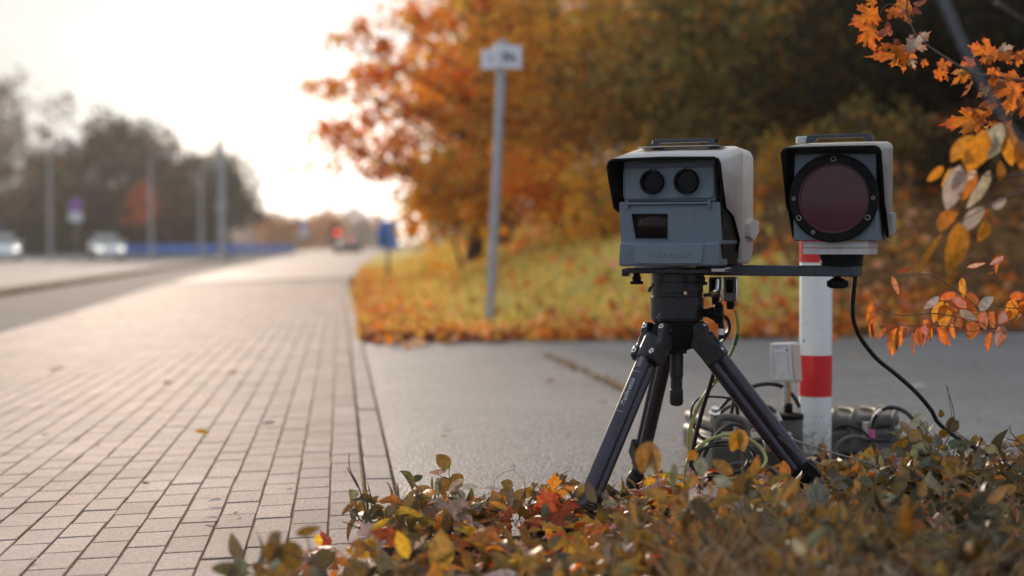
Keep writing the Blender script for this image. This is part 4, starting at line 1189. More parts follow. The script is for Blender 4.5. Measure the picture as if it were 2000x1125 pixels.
# ------------------------------------------------------------------ BOLLARD
bp_ = G(1591.5, 907)
t = thing('bollard', 'white round bollard with red bands standing behind the flash unit', 'bollard', bp_)
db = (bp_ - CP).dot(CW); rb = 31.3 / F * db
def zb_at(py): return P(1591, py, db).z
def band(name, m, y0, y1, rr_=rb, top=False):
    b = MB(); pr = [(rr_, zb_at(y0)), (rr_, zb_at(y1))]
    if top: pr += [(rr_ * .9, zb_at(y1) + .012), (rr_ * .5, zb_at(y1) + .02), (.001, zb_at(y1) + .022)]
    b.lathe(pr, (bp_.x, bp_.y, 0), n=64); return b.build(name, m, t, world=True)
# post with chips in the paint
def chip_mat():
    m = mat('white_post_paint', (.66, .675, .66), .30, var=.06, vscale=10, rvar=.08)
    tt = m.node_tree; bs = tt.nodes['Principled BSDF']; src = bs.inputs['Base Color'].links[0].from_socket
    tcn = N(tt, 'ShaderNodeTexCoord'); n1 = N(tt, 'ShaderNodeTexNoise'); n1.inputs['Scale'].default_value = 26; n1.inputs['Detail'].default_value = 4
    lk(tt, tcn.outputs['Object'], n1.inputs['Vector'])
    r = N(tt, 'ShaderNodeMapRange'); r.inputs['From Min'].default_value, r.inputs['From Max'].default_value = .715, .725
    lk(tt, n1.outputs[0], r.inputs['Value'])
    mx = N(tt, 'ShaderNodeMix', data_type='RGBA'); lk(tt, r.outputs[0], mx.inputs[0]); lk(tt, src, mx.inputs[6]); mx.inputs[7].default_value = (.09, .08, .075, 1)
    sp = N(tt, 'ShaderNodeSeparateXYZ'); lk(tt, tcn.outputs['Object'], sp.inputs[0])
    zr = N(tt, 'ShaderNodeMapRange'); zr.inputs['From Min'].default_value, zr.inputs['From Max'].default_value = .02, .26
    zr.inputs['To Min'].default_value, zr.inputs['To Max'].default_value = .62, .30
    lk(tt, sp.outputs[2], zr.inputs['Value'])
    n2 = N(tt, 'ShaderNodeTexNoise'); n2.inputs['Scale'].default_value = 60; n2.inputs['Detail'].default_value = 6; lk(tt, tcn.outputs['Object'], n2.inputs['Vector'])
    lt = N(tt, 'ShaderNodeMath', operation='SUBTRACT'); lk(tt, zr.outputs[0], lt.inputs[0]); lk(tt, n2.outputs[0], lt.inputs[1])
    cl = N(tt, 'ShaderNodeMapRange'); cl.inputs['From Min'].default_value, cl.inputs['From Max'].default_value = 0, .12; cl.inputs['To Max'].default_value = .7
    lk(tt, lt.outputs[0], cl.inputs['Value'])
    m2 = N(tt, 'ShaderNodeMix', data_type='RGBA'); lk(tt, cl.outputs[0], m2.inputs[0]); lk(tt, mx.outputs[2], m2.inputs[6]); m2.inputs[7].default_value = (.22, .17, .13, 1)
    lk(tt, m2.outputs[2], bs.inputs['Base Color'])
    return m
band('post', chip_mat(), 925, 455, rb, True)
band('red_band', M['red_p'], 772, 692, rb + .0012)
band('red_band', M['red_p'], 512, 462, rb + .0012)

# ------------------------------------------------------------------ EQUIPMENT on the ground
# long dusty case behind the bollard
zc_ = 0.0
p0 = G(1395, 905); p1 = G(1768, 892)
dv_ = (p1 - p0); dv_.z = 0; L_ = dv_.length; dv_.normalize(); nv = Vector((-dv_.y, dv_.x, 0))
t = thing('equipment_case', 'dusty dark olive equipment case lying behind the bollard', 'case', (p0 + p1) / 2)
Mc = Matrix.Translation(p0) @ Matrix(((dv_.x, nv.x, 0, 0), (dv_.y, nv.y, 0, 0), (0, 0, 1, 0), (0, 0, 0, 1)))
zt_ = .105
b = MB(); b.box(0, L_, .02, .36, .01, zt_, Mc); b.build('case_bottom', M['olive'], t, world=True, bevel=.02, seg=3)
b = MB(); b.box(.005, L_ - .005, .025, .355, zt_ + .003, zt_ + .05, Mc); b.build('case_lid', M['olive2'], t, world=True, bevel=.018, seg=3)
for xx in (L_ - .28, L_ - .20, L_ - .11, L_ - .03):
    b = MB(); b.tube([Mc @ Vector(v_) for v_ in catmull([(xx - .028, -.002, zt_ - .05), (xx - .03, -.012, zt_ + .01), (xx - .018, -.004, zt_ + .05), (xx + .03, .08, zt_ + .064), (xx + .03, .2, zt_ + .06)], 5)], .009, 10); b.build('ridge', M['olive'], t, world=True)
for xx in (.1, .3, L_ - .15):
    b = MB(); b.box(xx - .025, xx + .025, -.006, .02, zt_ - .03, zt_ + .03, Mc); b.build('latch', M['alu'], t, world=True, bevel=.003)
# round socket under the aerial
soc = P(1541, 850, 4.86)
# battery box at left with grey handle
hb0 = G(1392, 932); hb1 = G(1560, 925)
dv2 = hb1 - hb0; dv2.z = 0; L2 = dv2.length; dv2.normalize(); nv2 = Vector((-dv2.y, dv2.x, 0))
t = thing('battery_box', 'dark battery box with grey carrying handle and plugged cables between tripod and bollard', 'battery box', (hb0 + hb1) / 2)
Mb = Matrix.Translation(hb0) @ Matrix(((dv2.x, nv2.x, 0, 0), (dv2.y, nv2.y, 0, 0), (0, 0, 1, 0), (0, 0, 0, 1)))
b = MB(); b.box(0, L2, 0, .2, .005, .11, Mb); b.build('box', M['olive'], t, world=True, bevel=.012, seg=3)
b = MB(); b.box(.01, L2 - .01, .01, .19, .112, .128, Mb); b.build('lid', M['olive2'], t, world=True, bevel=.008)
b = MB(); b.tube(catmull([P(1402, 868, 4.72), P(1401, 835, 4.72), P(1406, 819, 4.72), P(1420, 815, 4.72), P(1440, 818, 4.72), P(1454, 826, 4.72), P(1459, 850, 4.72), P(1461, 870, 4.72)], 5), .0125, 12); b.build('handle', M['olive2'], t, world=True)
for (px, py) in ((1395, 812), (1536, 862), (1500, 868)):
    b = MB(); c_ = P(px, py, 4.75); b.lathe([(.016, -.02), (.016, .004), (.020, .006), (.020, .014), (.013, .018), (.013, .03)], c_, (0, -.4, 1), 20); b.build('connector', M['steel'], t, world=True)
b = MB(); c_ = P(1541, 815, 4.88); b.lathe([(.048, -.11), (.048, -.004), (.046, .0)], c_, n=32); b.build('socket', M['olive'], t, world=True)
b = MB(); b.lathe([(.050, -.004), (.050, .008), (.045, .013), (.02, .014)], c_, n=32); b.build('socket_cap', M['black'], t, world=True)
# wireless aerial box
t = thing('aerial_box', 'white plastic aerial box on two metal connectors left of the bollard', 'aerial', P(1541, 812, 4.88))
d_ = 4.88
def AP(px, py, dd=0): return P(px, py, d_ + dd)
fa = [AP(1503, 670.5), AP(1543, 670), AP(1549.5, 746), AP(1506, 746)]
bk = [AP(1513, 669, .075), AP(1560, 668, .075), AP(1564, 746, .075), AP(1516, 746, .075)]
b = MB(); b.add(fa + bk, [(0, 1, 2, 3), (4, 7, 6, 5), (0, 4, 5, 1), (1, 5, 6, 2), (2, 6, 7, 3), (3, 7, 4, 0)]); b.build('shell', M['wplastic'], t, world=True, bevel=.004, seg=3)
b = MB(); b.add([AP(1545, 673, .003), AP(1561, 672, .074), AP(1565, 744, .074), AP(1551, 744, .004)] + [AP(1547, 673, .003), AP(1563, 672, .074), AP(1567, 744, .074), AP(1553, 744, .004)], [(0, 1, 2, 3), (4, 7, 6, 5), (0, 4, 5, 1), (1, 5, 6, 2), (2, 6, 7, 3), (3, 7, 4, 0)]); b.build('side_panel', M['wplastic2'], t, world=True, bevel=.002)
b = MB(); b.tube([AP(a, c, -.003) for a, c in ((1508.5, 674), (1540, 674), (1546.5, 741), (1511, 741), (1508.5, 674), (1540, 674))], .0018, 6, False)
b.tube([AP(1512, 692, -.003), AP(1515, 704, -.003), AP(1512.5, 706, -.003), AP(1515, 726, -.003)], .0026, 6); b.tube([AP(1541, 690, -.003), AP(1543.5, 725, -.003)], .0024, 6)
b.tube([AP(1529 + 4.2 * math.cos(a * .4488), 732 + 4.6 * math.sin(a * .4488), -.002) for a in range(15)], .0008, 5, False)
b.build('rib', M['wplastic'], t, world=True)
b = MB(); b.add([AP(1511, 677, -.0015), AP(1539, 677, -.0015), AP(1540, 689, -.0015), AP(1512, 689, -.0015)], [(0, 1, 2, 3)]); b.build('sticker', M['signw'], t, world=True)
b = MB(); b.add([AP(1535, 681, -.0022), AP(1538, 681, -.0022), AP(1538.4, 686, -.0022), AP(1535.4, 686, -.0022)], [(0, 1, 2, 3)])
for i in range(4): b.add([AP(1514 + i * 3, 679.5, -.0022), AP(1516 + i * 3, 679.5, -.0022), AP(1516 + i * 3, 680.7, -.0022), AP(1514 + i * 3, 680.7, -.0022)], [(0, 1, 2, 3)])
b.build('print', M['ink'], t, world=True)
for px, m in ((1534, 'steel'), (1540.5, 'brass')):
    b = MB()
    c_ = AP(px, 795, .03); zz = lambda py: AP(px, py, .03).z - c_.z
    b.lathe([(.0055, zz(796)), (.0055, zz(788)), (.0085, zz(787)), (.0085, zz(778)), (.0055, zz(777)), (.0055, zz(770)), (.0088, zz(769)), (.0088, zz(756)), (.0058, zz(755)), (.0058, zz(745))], c_, n=20); b.build('connector', M[m], t, world=True)
b = MB(); b.lathe([(.012, 0), (.012, .04)], AP(1541, 811, .02), n=16); b.box(-.016, .012, -.01, .01, .0, .036, Matrix.Translation(AP(1540, 811, .02))); b.build('plug', M['black'], t, world=True, bevel=.002)

# connectors hanging under the camera box
t = thing('plug_pair', 'two grey multi-pole plugs with steel levers hanging under the camera box', 'plug', P(1412, 540, 4.26))
for (xa, xb, y0, y1, yz, d2) in ((1384, 1411, 541, 588, 588, 4.30), (1413, 1440, 541, 596, 596, 4.22)):
    pa = P((xa + xb) / 2, y1, d2); hw = (xb - xa) / 2 / F * d2; hh = (y1 - y0) / F * d2
    Mt = Matrix.Translation(pa) @ Matrix.Rotation(R_(YAW - 14), 4, 'Z')
    b = MB(); b.box(-hw * .9, hw * .9, -.02, .02, .012, hh, Mt); pl_ = b.build('plug_body', M['olive2'], t, world=True, bevel=.003)
    b = MB(); b.box(-hw * .5, hw * .5, -.024, -.018, hh * .45, hh * .9, Mt); b.build('plug_recess', M['black'], t, world=True)
    b = MB(); b.tube([Mt @ Vector(v_) for v_ in catmull([(hw * .95, -.022, hh * .95), (hw * 1.05, -.024, hh * .6), (hw * .95, -.024, hh * .3), (hw * 1.0, -.022, .006), (hw * .6, -.02, -.004)], 4)], .0035, 8); b.build('steel_lever', M['steel'], t, world=True)
    b = MB(); b.lathe([(.010, -.012), (.012, .0), (.012, .014)], pa, n=16); b.build('gland', M['black'], t, world=True)

# ------------------------------------------------------------------ CABLES
def cable(name, label, pts, r, m, bands=(), kk=8):
    pp = [P(*p_) for p_ in pts]
    t = thing(name, label, 'cable', pp[0])
    path = catmull(pp, kk)
    b = MB(); b.tube(path, r, 10); b.build('sheath', M[m], t, world=True)
    for (i0, i1, mm, nm) in bands:
        b = MB(); b.tube(path[i0:i1], r * 1.12, 10); b.build(nm, M[mm], t, world=True)
    return t
cable('flash_cable', 'thick black cable hanging from the flash unit in a long curve to the shrubs', [(1671, 534, 4.07), (1668, 560, 4.08), (1665, 600, 4.12), (1668, 630, 4.16), (1682, 662, 4.2), (1712, 700, 4.25), (1750, 731, 4.3), (1788, 765, 4.35), (1818, 800, 4.4), (1835, 828, 4.42), (1880, 862, 4.45), (1935, 890, 4.5)], .0068, 'rubber')
cable('black_cable', 'straight black cable running down behind the tripod from the plugs', [(1409, 610, 4.26), (1408, 660, 4.27), (1400, 705, 4.28), (1387, 752, 4.3), (1372, 800, 4.32), (1357, 860, 4.34), (1350, 900, 4.35), (1349, 935, 4.34), (1348, 975, 4.3)], .0068, 'rubber')
cable('earth_cable', 'yellow green earth cable with one big loop behind the tripod', [(1437, 604, 4.24), (1441, 630, 4.24), (1440, 655, 4.25), (1430, 685, 4.27), (1412, 720, 4.30), (1390, 752, 4.36), (1366, 788, 4.38), (1350, 828, 4.4), (1344, 868, 4.42), (1353, 893, 4.42), (1372, 915, 4.4), (1400, 930, 4.38), (1432, 936, 4.36), (1462, 930, 4.35), (1486, 916, 4.36), (1496, 898, 4.4), (1487, 877, 4.44), (1463, 858, 4.46), (1430, 850, 4.46), (1400, 853, 4.44), (1374, 865, 4.4), (1354, 884, 4.38), (1341, 905, 4.36), (1335, 940, 4.35), (1331, 985, 4.3)], .0052, 'yg', [(15, 22, 'green', 'green_tape')])
cable('earth_cable_end', 'short yellow green cable arching over the ground at the left tripod leg', [(1255, 960, 4.45), (1270, 935, 4.45), (1295, 924, 4.45), (1320, 930, 4.42), (1345, 950, 4.4), (1375, 990, 4.3)], .0052, 'yg')
cable('thin_cable', 'thin black cable looping left of the black cable', [(1440, 781, 4.5), (1420, 777, 4.5), (1396, 775, 4.48), (1372, 776, 4.45), (1355, 788, 4.42), (1350, 810, 4.4), (1354, 832, 4.42), (1366, 850, 4.44), (1376, 858, 4.45)], .0038, 'rubber')
cable('hoop_cable', 'black cable arching behind the tripod leg to the aerial', [(1400, 815, 4.95), (1410, 795, 4.95), (1430, 775, 4.95), (1465, 757, 4.95), (1497, 750, 4.95), (1527, 755, 4.95), (1548, 772, 4.95), (1559, 790, 4.95), (1566, 812, 4.95)], .0072, 'rubber', [(58, 64, 'wplastic', 'white_tape')])
cable('short_cable', 'black cable rising from the battery box beside the arching one', [(1424, 822, 4.8), (1430, 800, 4.8), (1433, 782, 4.8), (1436, 775, 4.82), (1440, 800, 4.85), (1441, 822, 4.85)], .0066, 'rubber')
cable('white_ended_cable', 'dark cable with a white end sleeve beside the aerial socket', [(1488, 795, 4.8), (1503, 796, 4.8), (1515, 806, 4.8), (1524, 822, 4.8), (1532, 845, 4.8), (1535, 865, 4.8)], .0068, 'bar', [(16, 25, 'wplastic', 'white_sleeve')])
cable('loop_cable', 'black cable bent over the battery box behind the hanging leaf', [(1368, 910, 4.4), (1380, 880, 4.42), (1398, 850, 4.45), (1420, 832, 4.5), (1440, 830, 4.52), (1452, 838, 4.55)], .0058, 'rubber')
cable('grey_cable', 'grey violet cable arching low in front of the battery box', [(1375, 950, 4.4), (1395, 926, 4.42), (1425, 910, 4.45), (1460, 905, 4.46), (1495, 912, 4.46), (1520, 928, 4.44), (1545, 955, 4.4)], .0068, 'bar')
cable('pink_banded_cable', 'black cable with a pink band and white label bent over right of the bollard', [(1705, 885, 4.95), (1703, 855, 4.95), (1703, 836, 4.95), (1709, 815, 4.95), (1724, 800, 4.93), (1745, 796, 4.9), (1770, 806, 4.85), (1792, 832, 4.8), (1812, 872, 4.7)], .0072, 'rubber', [(8, 16, 'pink', 'pink_band'), (27, 33, 'wplastic', 'white_label')])
cable('brown_cable', 'grey brown cable looping low at the right foot of the bollard', [(1628, 915, 4.9), (1630, 885, 4.9), (1642, 862, 4.9), (1662, 853, 4.92), (1688, 856, 4.95), (1712, 872, 4.98), (1735, 890, 5.0)], .0066, 'olive2')
cable('coiled_cable', 'coil of black cable lying between the tripod legs in front of the battery box', [(1395 + 52 * math.cos(a_ * .7) + a_ * 1.5, 905 + 30 * math.sin(a_ * .7) - a_ * .8, 4.38 + .04 * math.sin(a_)) for a_ in range(0, 20)], .0045, 'rubber', kk=4)
cable('green_cable', 'second thin yellow green cable bowing left beside the black cable', [(1412, 730, 4.32), (1380, 770, 4.36), (1358, 810, 4.38), (1350, 850, 4.38), (1356, 900, 4.38), (1375, 945, 4.36)], .0034, 'yg')
cable('bowed_cable', 'black cable rising from the case and bowing behind the right tripod leg', [(1398, 880, 4.9), (1392, 850, 4.9), (1398, 820, 4.9), (1415, 800, 4.9), (1440, 790, 4.92), (1470, 800, 4.94), (1490, 830, 4.95)], .0062, 'rubber')
cable('low_cable', 'black cable running low over the case from the bollard to the pink banded one', [(1626, 840, 5.0), (1650, 830, 5.0), (1680, 838, 5.02), (1705, 860, 5.02), (1740, 862, 5.0), (1775, 880, 4.95)], .006, 'rubber')
b = MB(); pp = catmull([P(1461, 873, 4.5), P(1467, 882, 4.5), P(1472, 893, 4.5), P(1474, 905, 4.5)], 4)
t = thing('ball_chain', 'short silver ball chain hanging on the battery box', 'chain', pp[0])
for c_ in pp: b.lathe([(.0004, -.0026), (.002, -.0018), (.0027, 0), (.002, .0018), (.0004, .0026)], c_, n=8)
b.build('chain_balls', M['steel'], t, world=True)
# strap hanging at the tripod head
pp = catmull([P(1408, 612, 4.23), P(1420, 622, 4.24), P(1424, 640, 4.25), P(1416, 660, 4.24), P(1409, 668, 4.22)], 6)
b = MB(); t = thing('strap', 'black woven strap looped behind the tripod shoulder', 'strap', pp[0])
vs_ = [x_ for c_ in pp for x_ in (c_ - CW * .012 + CR * .004, c_ + CW * .012 - CR * .004)]
b.add(vs_, [(2 * i, 2 * i + 1, 2 * i + 3, 2 * i + 2) for i in range(len(pp) - 1)])
o = b.build('webbing', M['rubber'], t, world=True); s_ = o.modifiers.new('thick', 'SOLIDIFY'); s_.thickness = .002

# ------------------------------------------------------------------ FOREGROUND PLANTS
SH = [(.30, .155, .028), (.22, .125, .028), (.40, .20, .04), (.22, .15, .05), (.18, .175, .10), (.50, .17, .025), (.46, .40, .31), (.10, .075, .03)]
SHW = (5, 4, 2.5, 3, 1.6, 1.6, 1.5, 3)
def pick(pl_=SH, w8=SHW): return vary(random.choices(pl_, w8)[0], .22)
class Shrub:
    def __init__(s, name, label, base, cat='shrub', group=None):
        s.t = thing(name, label, cat, base, 0, group); s.lv = Leaves(); s.b = MB()
    def sprig(s, base, tip, nl=9, ll=.05, r=.0016, pl_=SH, w8=SHW, start=.25, droop=.3, bow=.12):
        base, tip = Vector(base), Vector(tip); H = (tip - base).length
        off = Vector((random.gauss(0, 1), random.gauss(0, 1), .3)) * H * bow
        pts = [base.lerp(tip, k_ / 7) + off * math.sin(math.pi * k_ / 7) for k_ in range(8)]
        s.b.tube(pts, [r * (1.3 - .8 * k_ / 7) for k_ in range(8)], 5)
        a0 = random.random() * 6.28
        ax = (tip - base).normalized()
        for i in range(nl):
            f = start + (1 - start) * (i + random.random() * .6) / nl
            kf = min(6.99, f * 7); c = pts[int(kf)].lerp(pts[int(kf) + 1], kf - int(kf))
            a = a0 + i * 2.6 + random.gauss(0, .3)
            u = ax.orthogonal().normalized(); w_ = ax.cross(u)
            d = (u * math.cos(a) + w_ * math.sin(a)) + ax * random.uniform(-.1, .8) + Vector((0, 0, -droop * random.random()))
            n = rv() * .6 + Vector((0, 0, 1.0 if random.random() < .72 else -.9))
            l_ = ll * random.uniform(.5, 1.0) * random.uniform(.8, 1.5)
            s.lv.oval(c + d.normalized() * .006, d, n, l_, l_ * random.uniform(.5, .72), pick(pl_, w8), random.uniform(.05, .95), random.uniform(-.2, .9), pick(pl_, w8) if random.random() < .3 else None, random.uniform(0, .09))
        d = ax + rv() * .4
        s.lv.oval(pts[-1], d, rv() + Vector((0, 0, .6)), ll * random.uniform(.5, 1), ll * .5, pick(pl_, w8), .4, .3)
    def leaf(s, a, c, wd, col, d0, d1=None, fold=.25, curl=.1, edge=None, tow=None, wave=.03):
        """leaf from photo pixel a to c, wd pixels wide, at depth d0..d1"""
        p0_, p1_ = P(a[0], a[1], d0), P(c[0], c[1], d1 or d0)
        n = tow if tow is not None else (-CW + rv() * .35)
        if random.random() < .5 and tow is None: n = -n
        s.lv.oval(p0_, p1_ - p0_, n, (p1_ - p0_).length, wd * 1.15 / F * d0, col, fold, curl, edge, wave, 9)
    def stem(s, pts, r0, r1=None, k_=6):
        pth = catmull([P(*p_) for p_ in pts], k_); r1 = r1 or r0
        s.b.tube(pth, [r0 + (r1 - r0) * i / (len(pth) - 1) for i in range(len(pth))], 7)
    def done(s, ml='leaf', mt='twig', ln='foliage'):
        if s.b.v: s.b.build('stem', M[mt], s.t, world=True)
        if s.lv.v: s.lv.build(ln, M[ml], s.t)
        return s.t
def wx(px, d): 
    p = P(px, 800, d); return p.x, p.y
def patch(label, px0, px1, d0, d1, n, h0, h1, ll=.048, nl=9, lean=.6, pl_=SH, w8=SHW, name='low_shrub', dens=.7, hfun=None):
    mid = PZ((px0 + px1) / 2, (d0 + d1) / 2, .01)
    s = Shrub(name, label, mid, 'shrub', None); ll *= 1.3; n = int(n * dens)
    for _ in range(n):
        px, d = random.uniform(px0, px1), random.uniform(d0, d1)
        p = PZ(px, d, 0)
        p.z = bed_z(p.x, p.y) - .004
        h = random.uniform(h0, h1) * (hfun(px) if hfun else 1)
        tip = p + Vector((random.gauss(0, lean * h), random.gauss(0, lean * h), h))
        s.sprig(p, tip, max(3, int(nl * (.5 + h / max(h1, .01) * .6))), ll, pl_=pl_, w8=w8)
    for _ in range(int(n * .5)):
        px, d = random.uniform(px0, px1), random.uniform(d0, d1); p = PZ(px, d, .01)
        h = random.uniform(.5, 1.25) * h1; e_ = p + Vector((random.gauss(0, .8) * h, random.gauss(0, .5) * h, h))
        m_ = p.lerp(e_, .55) + rv() * .15 * h
        s.b.tube(catmull([p, m_, e_], 4), [.0017 - .0001 * k_ for k_ in range(9)], 5)
        s.b.tube([m_, m_.lerp(e_, .5) + rv() * .3 * h], [.001, .0006], 4)
    return s.done()
GR = [(.10, .10, .055), (.17, .16, .10), (.24, .14, .035), (.28, .15, .03), (.10, .085, .035)]
patch('low brown leaved shrub at the left end of the bed beside the kerb', 700, 860, 3.5, 3.9, 16, .05, .12, .046)
patch('low olive shrub in front of the fallen maple leaves, left of the tripod', 850, 1010, 3.6, 3.95, 18, .04, .11, .046)
patch('dense brown shrub just left of the front tripod foot', 1010, 1110, 3.75, 4.0, 12, .04, .09, .042)
patch('shrub covering the ground between the front and rear tripod feet', 1180, 1330, 3.75, 4.15, 14, .02, .07, .042)
patch('blurred dark leaves lowest in the picture, left of its middle', 640, 900, 2.7, 3.15, 34, .05, .12, .055)
patch('blurred brown shrub lowest in the picture, in its middle', 900, 1200, 2.7, 3.2, 38, .05, .125, .055)
patch('blurred dark leaves over the bricks at the bottom edge, farthest left of the plants', 400, 540, 2.7, 2.85, 8, .10, .14, .055)
patch('blurred olive shrub in front of the rear tripod leg', 1200, 1420, 2.7, 3.3, 34, .06, .17, .05, dens=.6)
patch('blurred shrub in front of the right tripod leg and bollard foot', 1400, 1620, 2.6, 3.3, 46, .08, .24, .05, dens=.75, pl_=SH + GR, w8=SHW + (2, 2, 2, 2, 2))
patch('blurred dark green shrub in front of the black hoop right of the bollard', 1600, 1800, 2.6, 3.4, 46, .08, .24, .05, dens=.85, pl_=SH + GR, w8=SHW + (3, 3, 2, 2, 3))
patch('blurred dark shrub at the lower right corner', 1790, 2040, 2.6, 3.5, 50, .10, .22, .05, pl_=GR + DK, w8=(3, 2, 2, 2, 3, 2, 2, 2, 2))
patch('sharp grey green shrub right of the bollard foot', 1600, 1760, 4.2, 4.75, 34, .04, .10, .05, pl_=SH + GR, w8=SHW + (3, 3, 1, 1, 1))
patch('sharp olive shrub where the flash cable disappears', 1750, 1900, 4.1, 4.7, 34, .07, .18, .05, pl_=SH + GR, w8=SHW + (3, 3, 1, 1, 1))
patch('shaded shrub at the right edge below the orange leaf spray', 1880, 2050, 3.9, 4.6, 34, .07, .16, .05, pl_=GR + SH, w8=(3, 2, 2, 2, 3) + SHW)
patch('low shrub around the foot of the bollard', 1500, 1640, 4.1, 4.6, 18, .03, .07, .045)

patch('brown shrub hiding the right tripod foot', 1470, 1640, 3.45, 3.8, 30, .07, .15, .05)
# single prominent sprigs
def c1(x, y): return (680 + x / 4, 860 + y / 4)
s = Shrub('tall_sprig', 'tall brown leaved sprig standing above the other plants at the left', P(*c1(960, 640), 3.95), 'plant')
s.stem([(*c1(965, 640), 3.95), (*c1(900, 480), 3.95), (*c1(830, 360), 3.95), (*c1(790, 280), 3.96), (*c1(792, 215), 3.96)], .0022, .0012)
s.stem([(*c1(810, 310), 3.95), (*c1(740, 285), 3.94), (*c1(690, 265), 3.93)], .0014, .0008)
bn, gy_, dk_ = (.22, .125, .022), (.20, .21, .17), (.15, .09, .022)
for a, c, wd, col in (((792, 222), (690, 105), 26, bn), ((775, 232), (622, 262), 10, (.34, .24, .17)), ((705, 285), (698, 450), 12, gy_), ((655, 285), (657, 412), 5, dk_), ((800, 300), (715, 400), 30, bn),
                      ((815, 265), (885, 370), 28, bn), ((875, 365), (1022, 362), 12, (.36, .34, .32)), ((860, 375), (852, 505), 26, gy_), ((850, 480), (760, 500), 20, dk_), ((905, 470), (905, 600), 26, bn), ((840, 370), (800, 420), 18, bn)):
    s.leaf(c1(*a), c1(*c), wd, vary(col, .12), 3.95 + random.uniform(-.02, .02))
s.done()
s = Shrub('leafy_sprig', 'brown sprig with two broad drooping leaves beside the yellow maple leaf', P(*c1(640, 745), 3.9), 'plant')
s.stem([(*c1(655, 750), 3.9), (*c1(590, 670), 3.9), (*c1(515, 600), 3.9), (*c1(515, 480), 3.9), (*c1(520, 450), 3.9)], .0022, .001)
for a, c, wd, col in (((515, 490), (330, 540), 25, dk_), ((525, 470), (692, 545), 25, bn), ((430, 490), (285, 645), 24, bn), ((505, 585), (400, 620), 12, gy_), ((540, 600), (690, 590), 9, bn), ((600, 650), (640, 690), 14, dk_), ((510, 650), (480, 800), 16, (.16, .18, .15)), ((440, 700), (210, 830), 28, bn)):
    s.leaf(c1(*a), c1(*c), wd, vary(col, .12), 3.88 + random.uniform(-.03, .02))
s.done()
s = Shrub('upright_sprig', 'sprig of small round leaves left of the big orange maple leaf', P(*c1(1350, 640), 3.95), 'plant')
s.stem([(*c1(1350, 660), 3.95), (*c1(1330, 520), 3.95), (*c1(1380, 400), 3.95), (*c1(1375, 325), 3.95)], .0018, .0008)
s.stem([(*c1(1545, 540), 3.95), (*c1(1520, 430), 3.95), (*c1(1480, 350), 3.95), (*c1(1480, 325), 3.95)], .0016, .0007)
for a, c, wd in (((1290, 360), (1190, 325), 18), ((1290, 380), (1160, 470), 24), ((1300, 400), (1380, 480), 30), ((1370, 380), (1440, 440), 26), ((1500, 390), (1560, 350), 14), ((1490, 400), (1450, 470), 20), ((1480, 345), (1425, 352), 6), ((1300, 470), (1300, 580), 24), ((1220, 470), (1160, 540), 24), ((1440, 390), (1460, 400), 10), ((1510, 470), (1540, 520), 18), ((1640, 470), (1600, 480), 8), ((1640, 480), (1630, 430), 5)):
    s.leaf(c1(*a), c1(*c), wd, vary(random.choice((bn, dk_)), .15), 3.95 + random.uniform(-.03, .03))
s.done()
def px_sprig(name, label, d, stems, leaves, ml='leaf', r=.002, mt='twig', cat='plant'):
    s = Shrub(name, label, P(*stems[0][0], d), cat)
    for st in stems: s.stem([(x, y, d) for x, y in st], r, r * .5)
    for lf in leaves:
        a, c, wd, col = lf[:4]
        s.leaf(a, c, wd, vary(col, .1), d + random.uniform(-.03, .03), edge=lf[4] if len(lf) > 4 else None, fold=random.uniform(.1, .6), curl=random.uniform(0, .25))
    return s.done(ml, mt)
px_sprig('blurred_sprig', 'large blurred brown leaves at the bottom left over the bricks', 2.75, [[(650, 1140), (610, 1100), (560, 1080), (530, 1060)], [(610, 1100), (600, 1050), (590, 1042)]],
         [((545, 1050), (520, 1100), 34, (.17, .09, .02)), ((560, 1055), (580, 1120), 44, (.15, .085, .02)), ((545, 1065), (530, 1120), 20, (.2, .23, .2)), ((577, 1043), (628, 1030), 18, (.20, .11, .02)), ((530, 1040), (545, 1060), 26, (.15, .08, .02)),
          ((470, 1110), (410, 1112), 26, (.10, .09, .04)), ((520, 1120), (490, 1100), 22, (.15, .09, .03)), ((470, 1118), (440, 1130), 24, (.13, .08, .02)), ((600, 1110), (640, 1130), 22, (.13, .12, .06))])
px_sprig('blurred_sprig', 'blurred two-tone leaf hanging before the rear tripod leg', 3.1, [[(1290, 1000), (1285, 940), (1272, 870), (1262, 862)]],
         [((1265, 862), (1252, 925), 34, (.30, .15, .03)), ((1270, 862), (1262, 932), 22, (.24, .27, .22)), ((1272, 862), (1284, 928), 26, (.32, .16, .03)), ((1318, 905), (1312, 955), 14, (.14, .14, .09))])
px_sprig('blurred_sprig', 'golden leaf hanging in front of the yellow green loop', 3.2, [[(1455, 990), (1450, 900), (1440, 845), (1440, 838)]],
         [((1443, 838), (1430, 885), 26, (.42, .20, .02)), ((1445, 838), (1452, 884), 26, (.48, .23, .02)), ((1360, 880), (1342, 900), 20, (.36, .15, .02)), ((1368, 890), (1372, 935), 22, (.18, .21, .17)), ((1355, 925), (1345, 955), 22, (.36, .18, .02)), ((1480, 890), (1470, 935), 18, (.3, .15, .03))])
px_sprig('blurred_sprig', 'blurred pale leaf among brown ones below the loop of cables', 3.0, [[(1370, 1080), (1360, 1010), (1352, 950)]],
         [((1352, 950), (1346, 1030), 26, (.42, .42, .38)), ((1345, 960), (1310, 1010), 26, (.3, .15, .03)), ((1360, 970), (1385, 1030), 34, (.22, .12, .03)), ((1395, 935), (1430, 945), 24, (.26, .29, .24)), ((1340, 1040), (1330, 1100), 26, (.25, .14, .03)), ((1305, 1070), (1300, 1120), 18, (.28, .30, .26))])
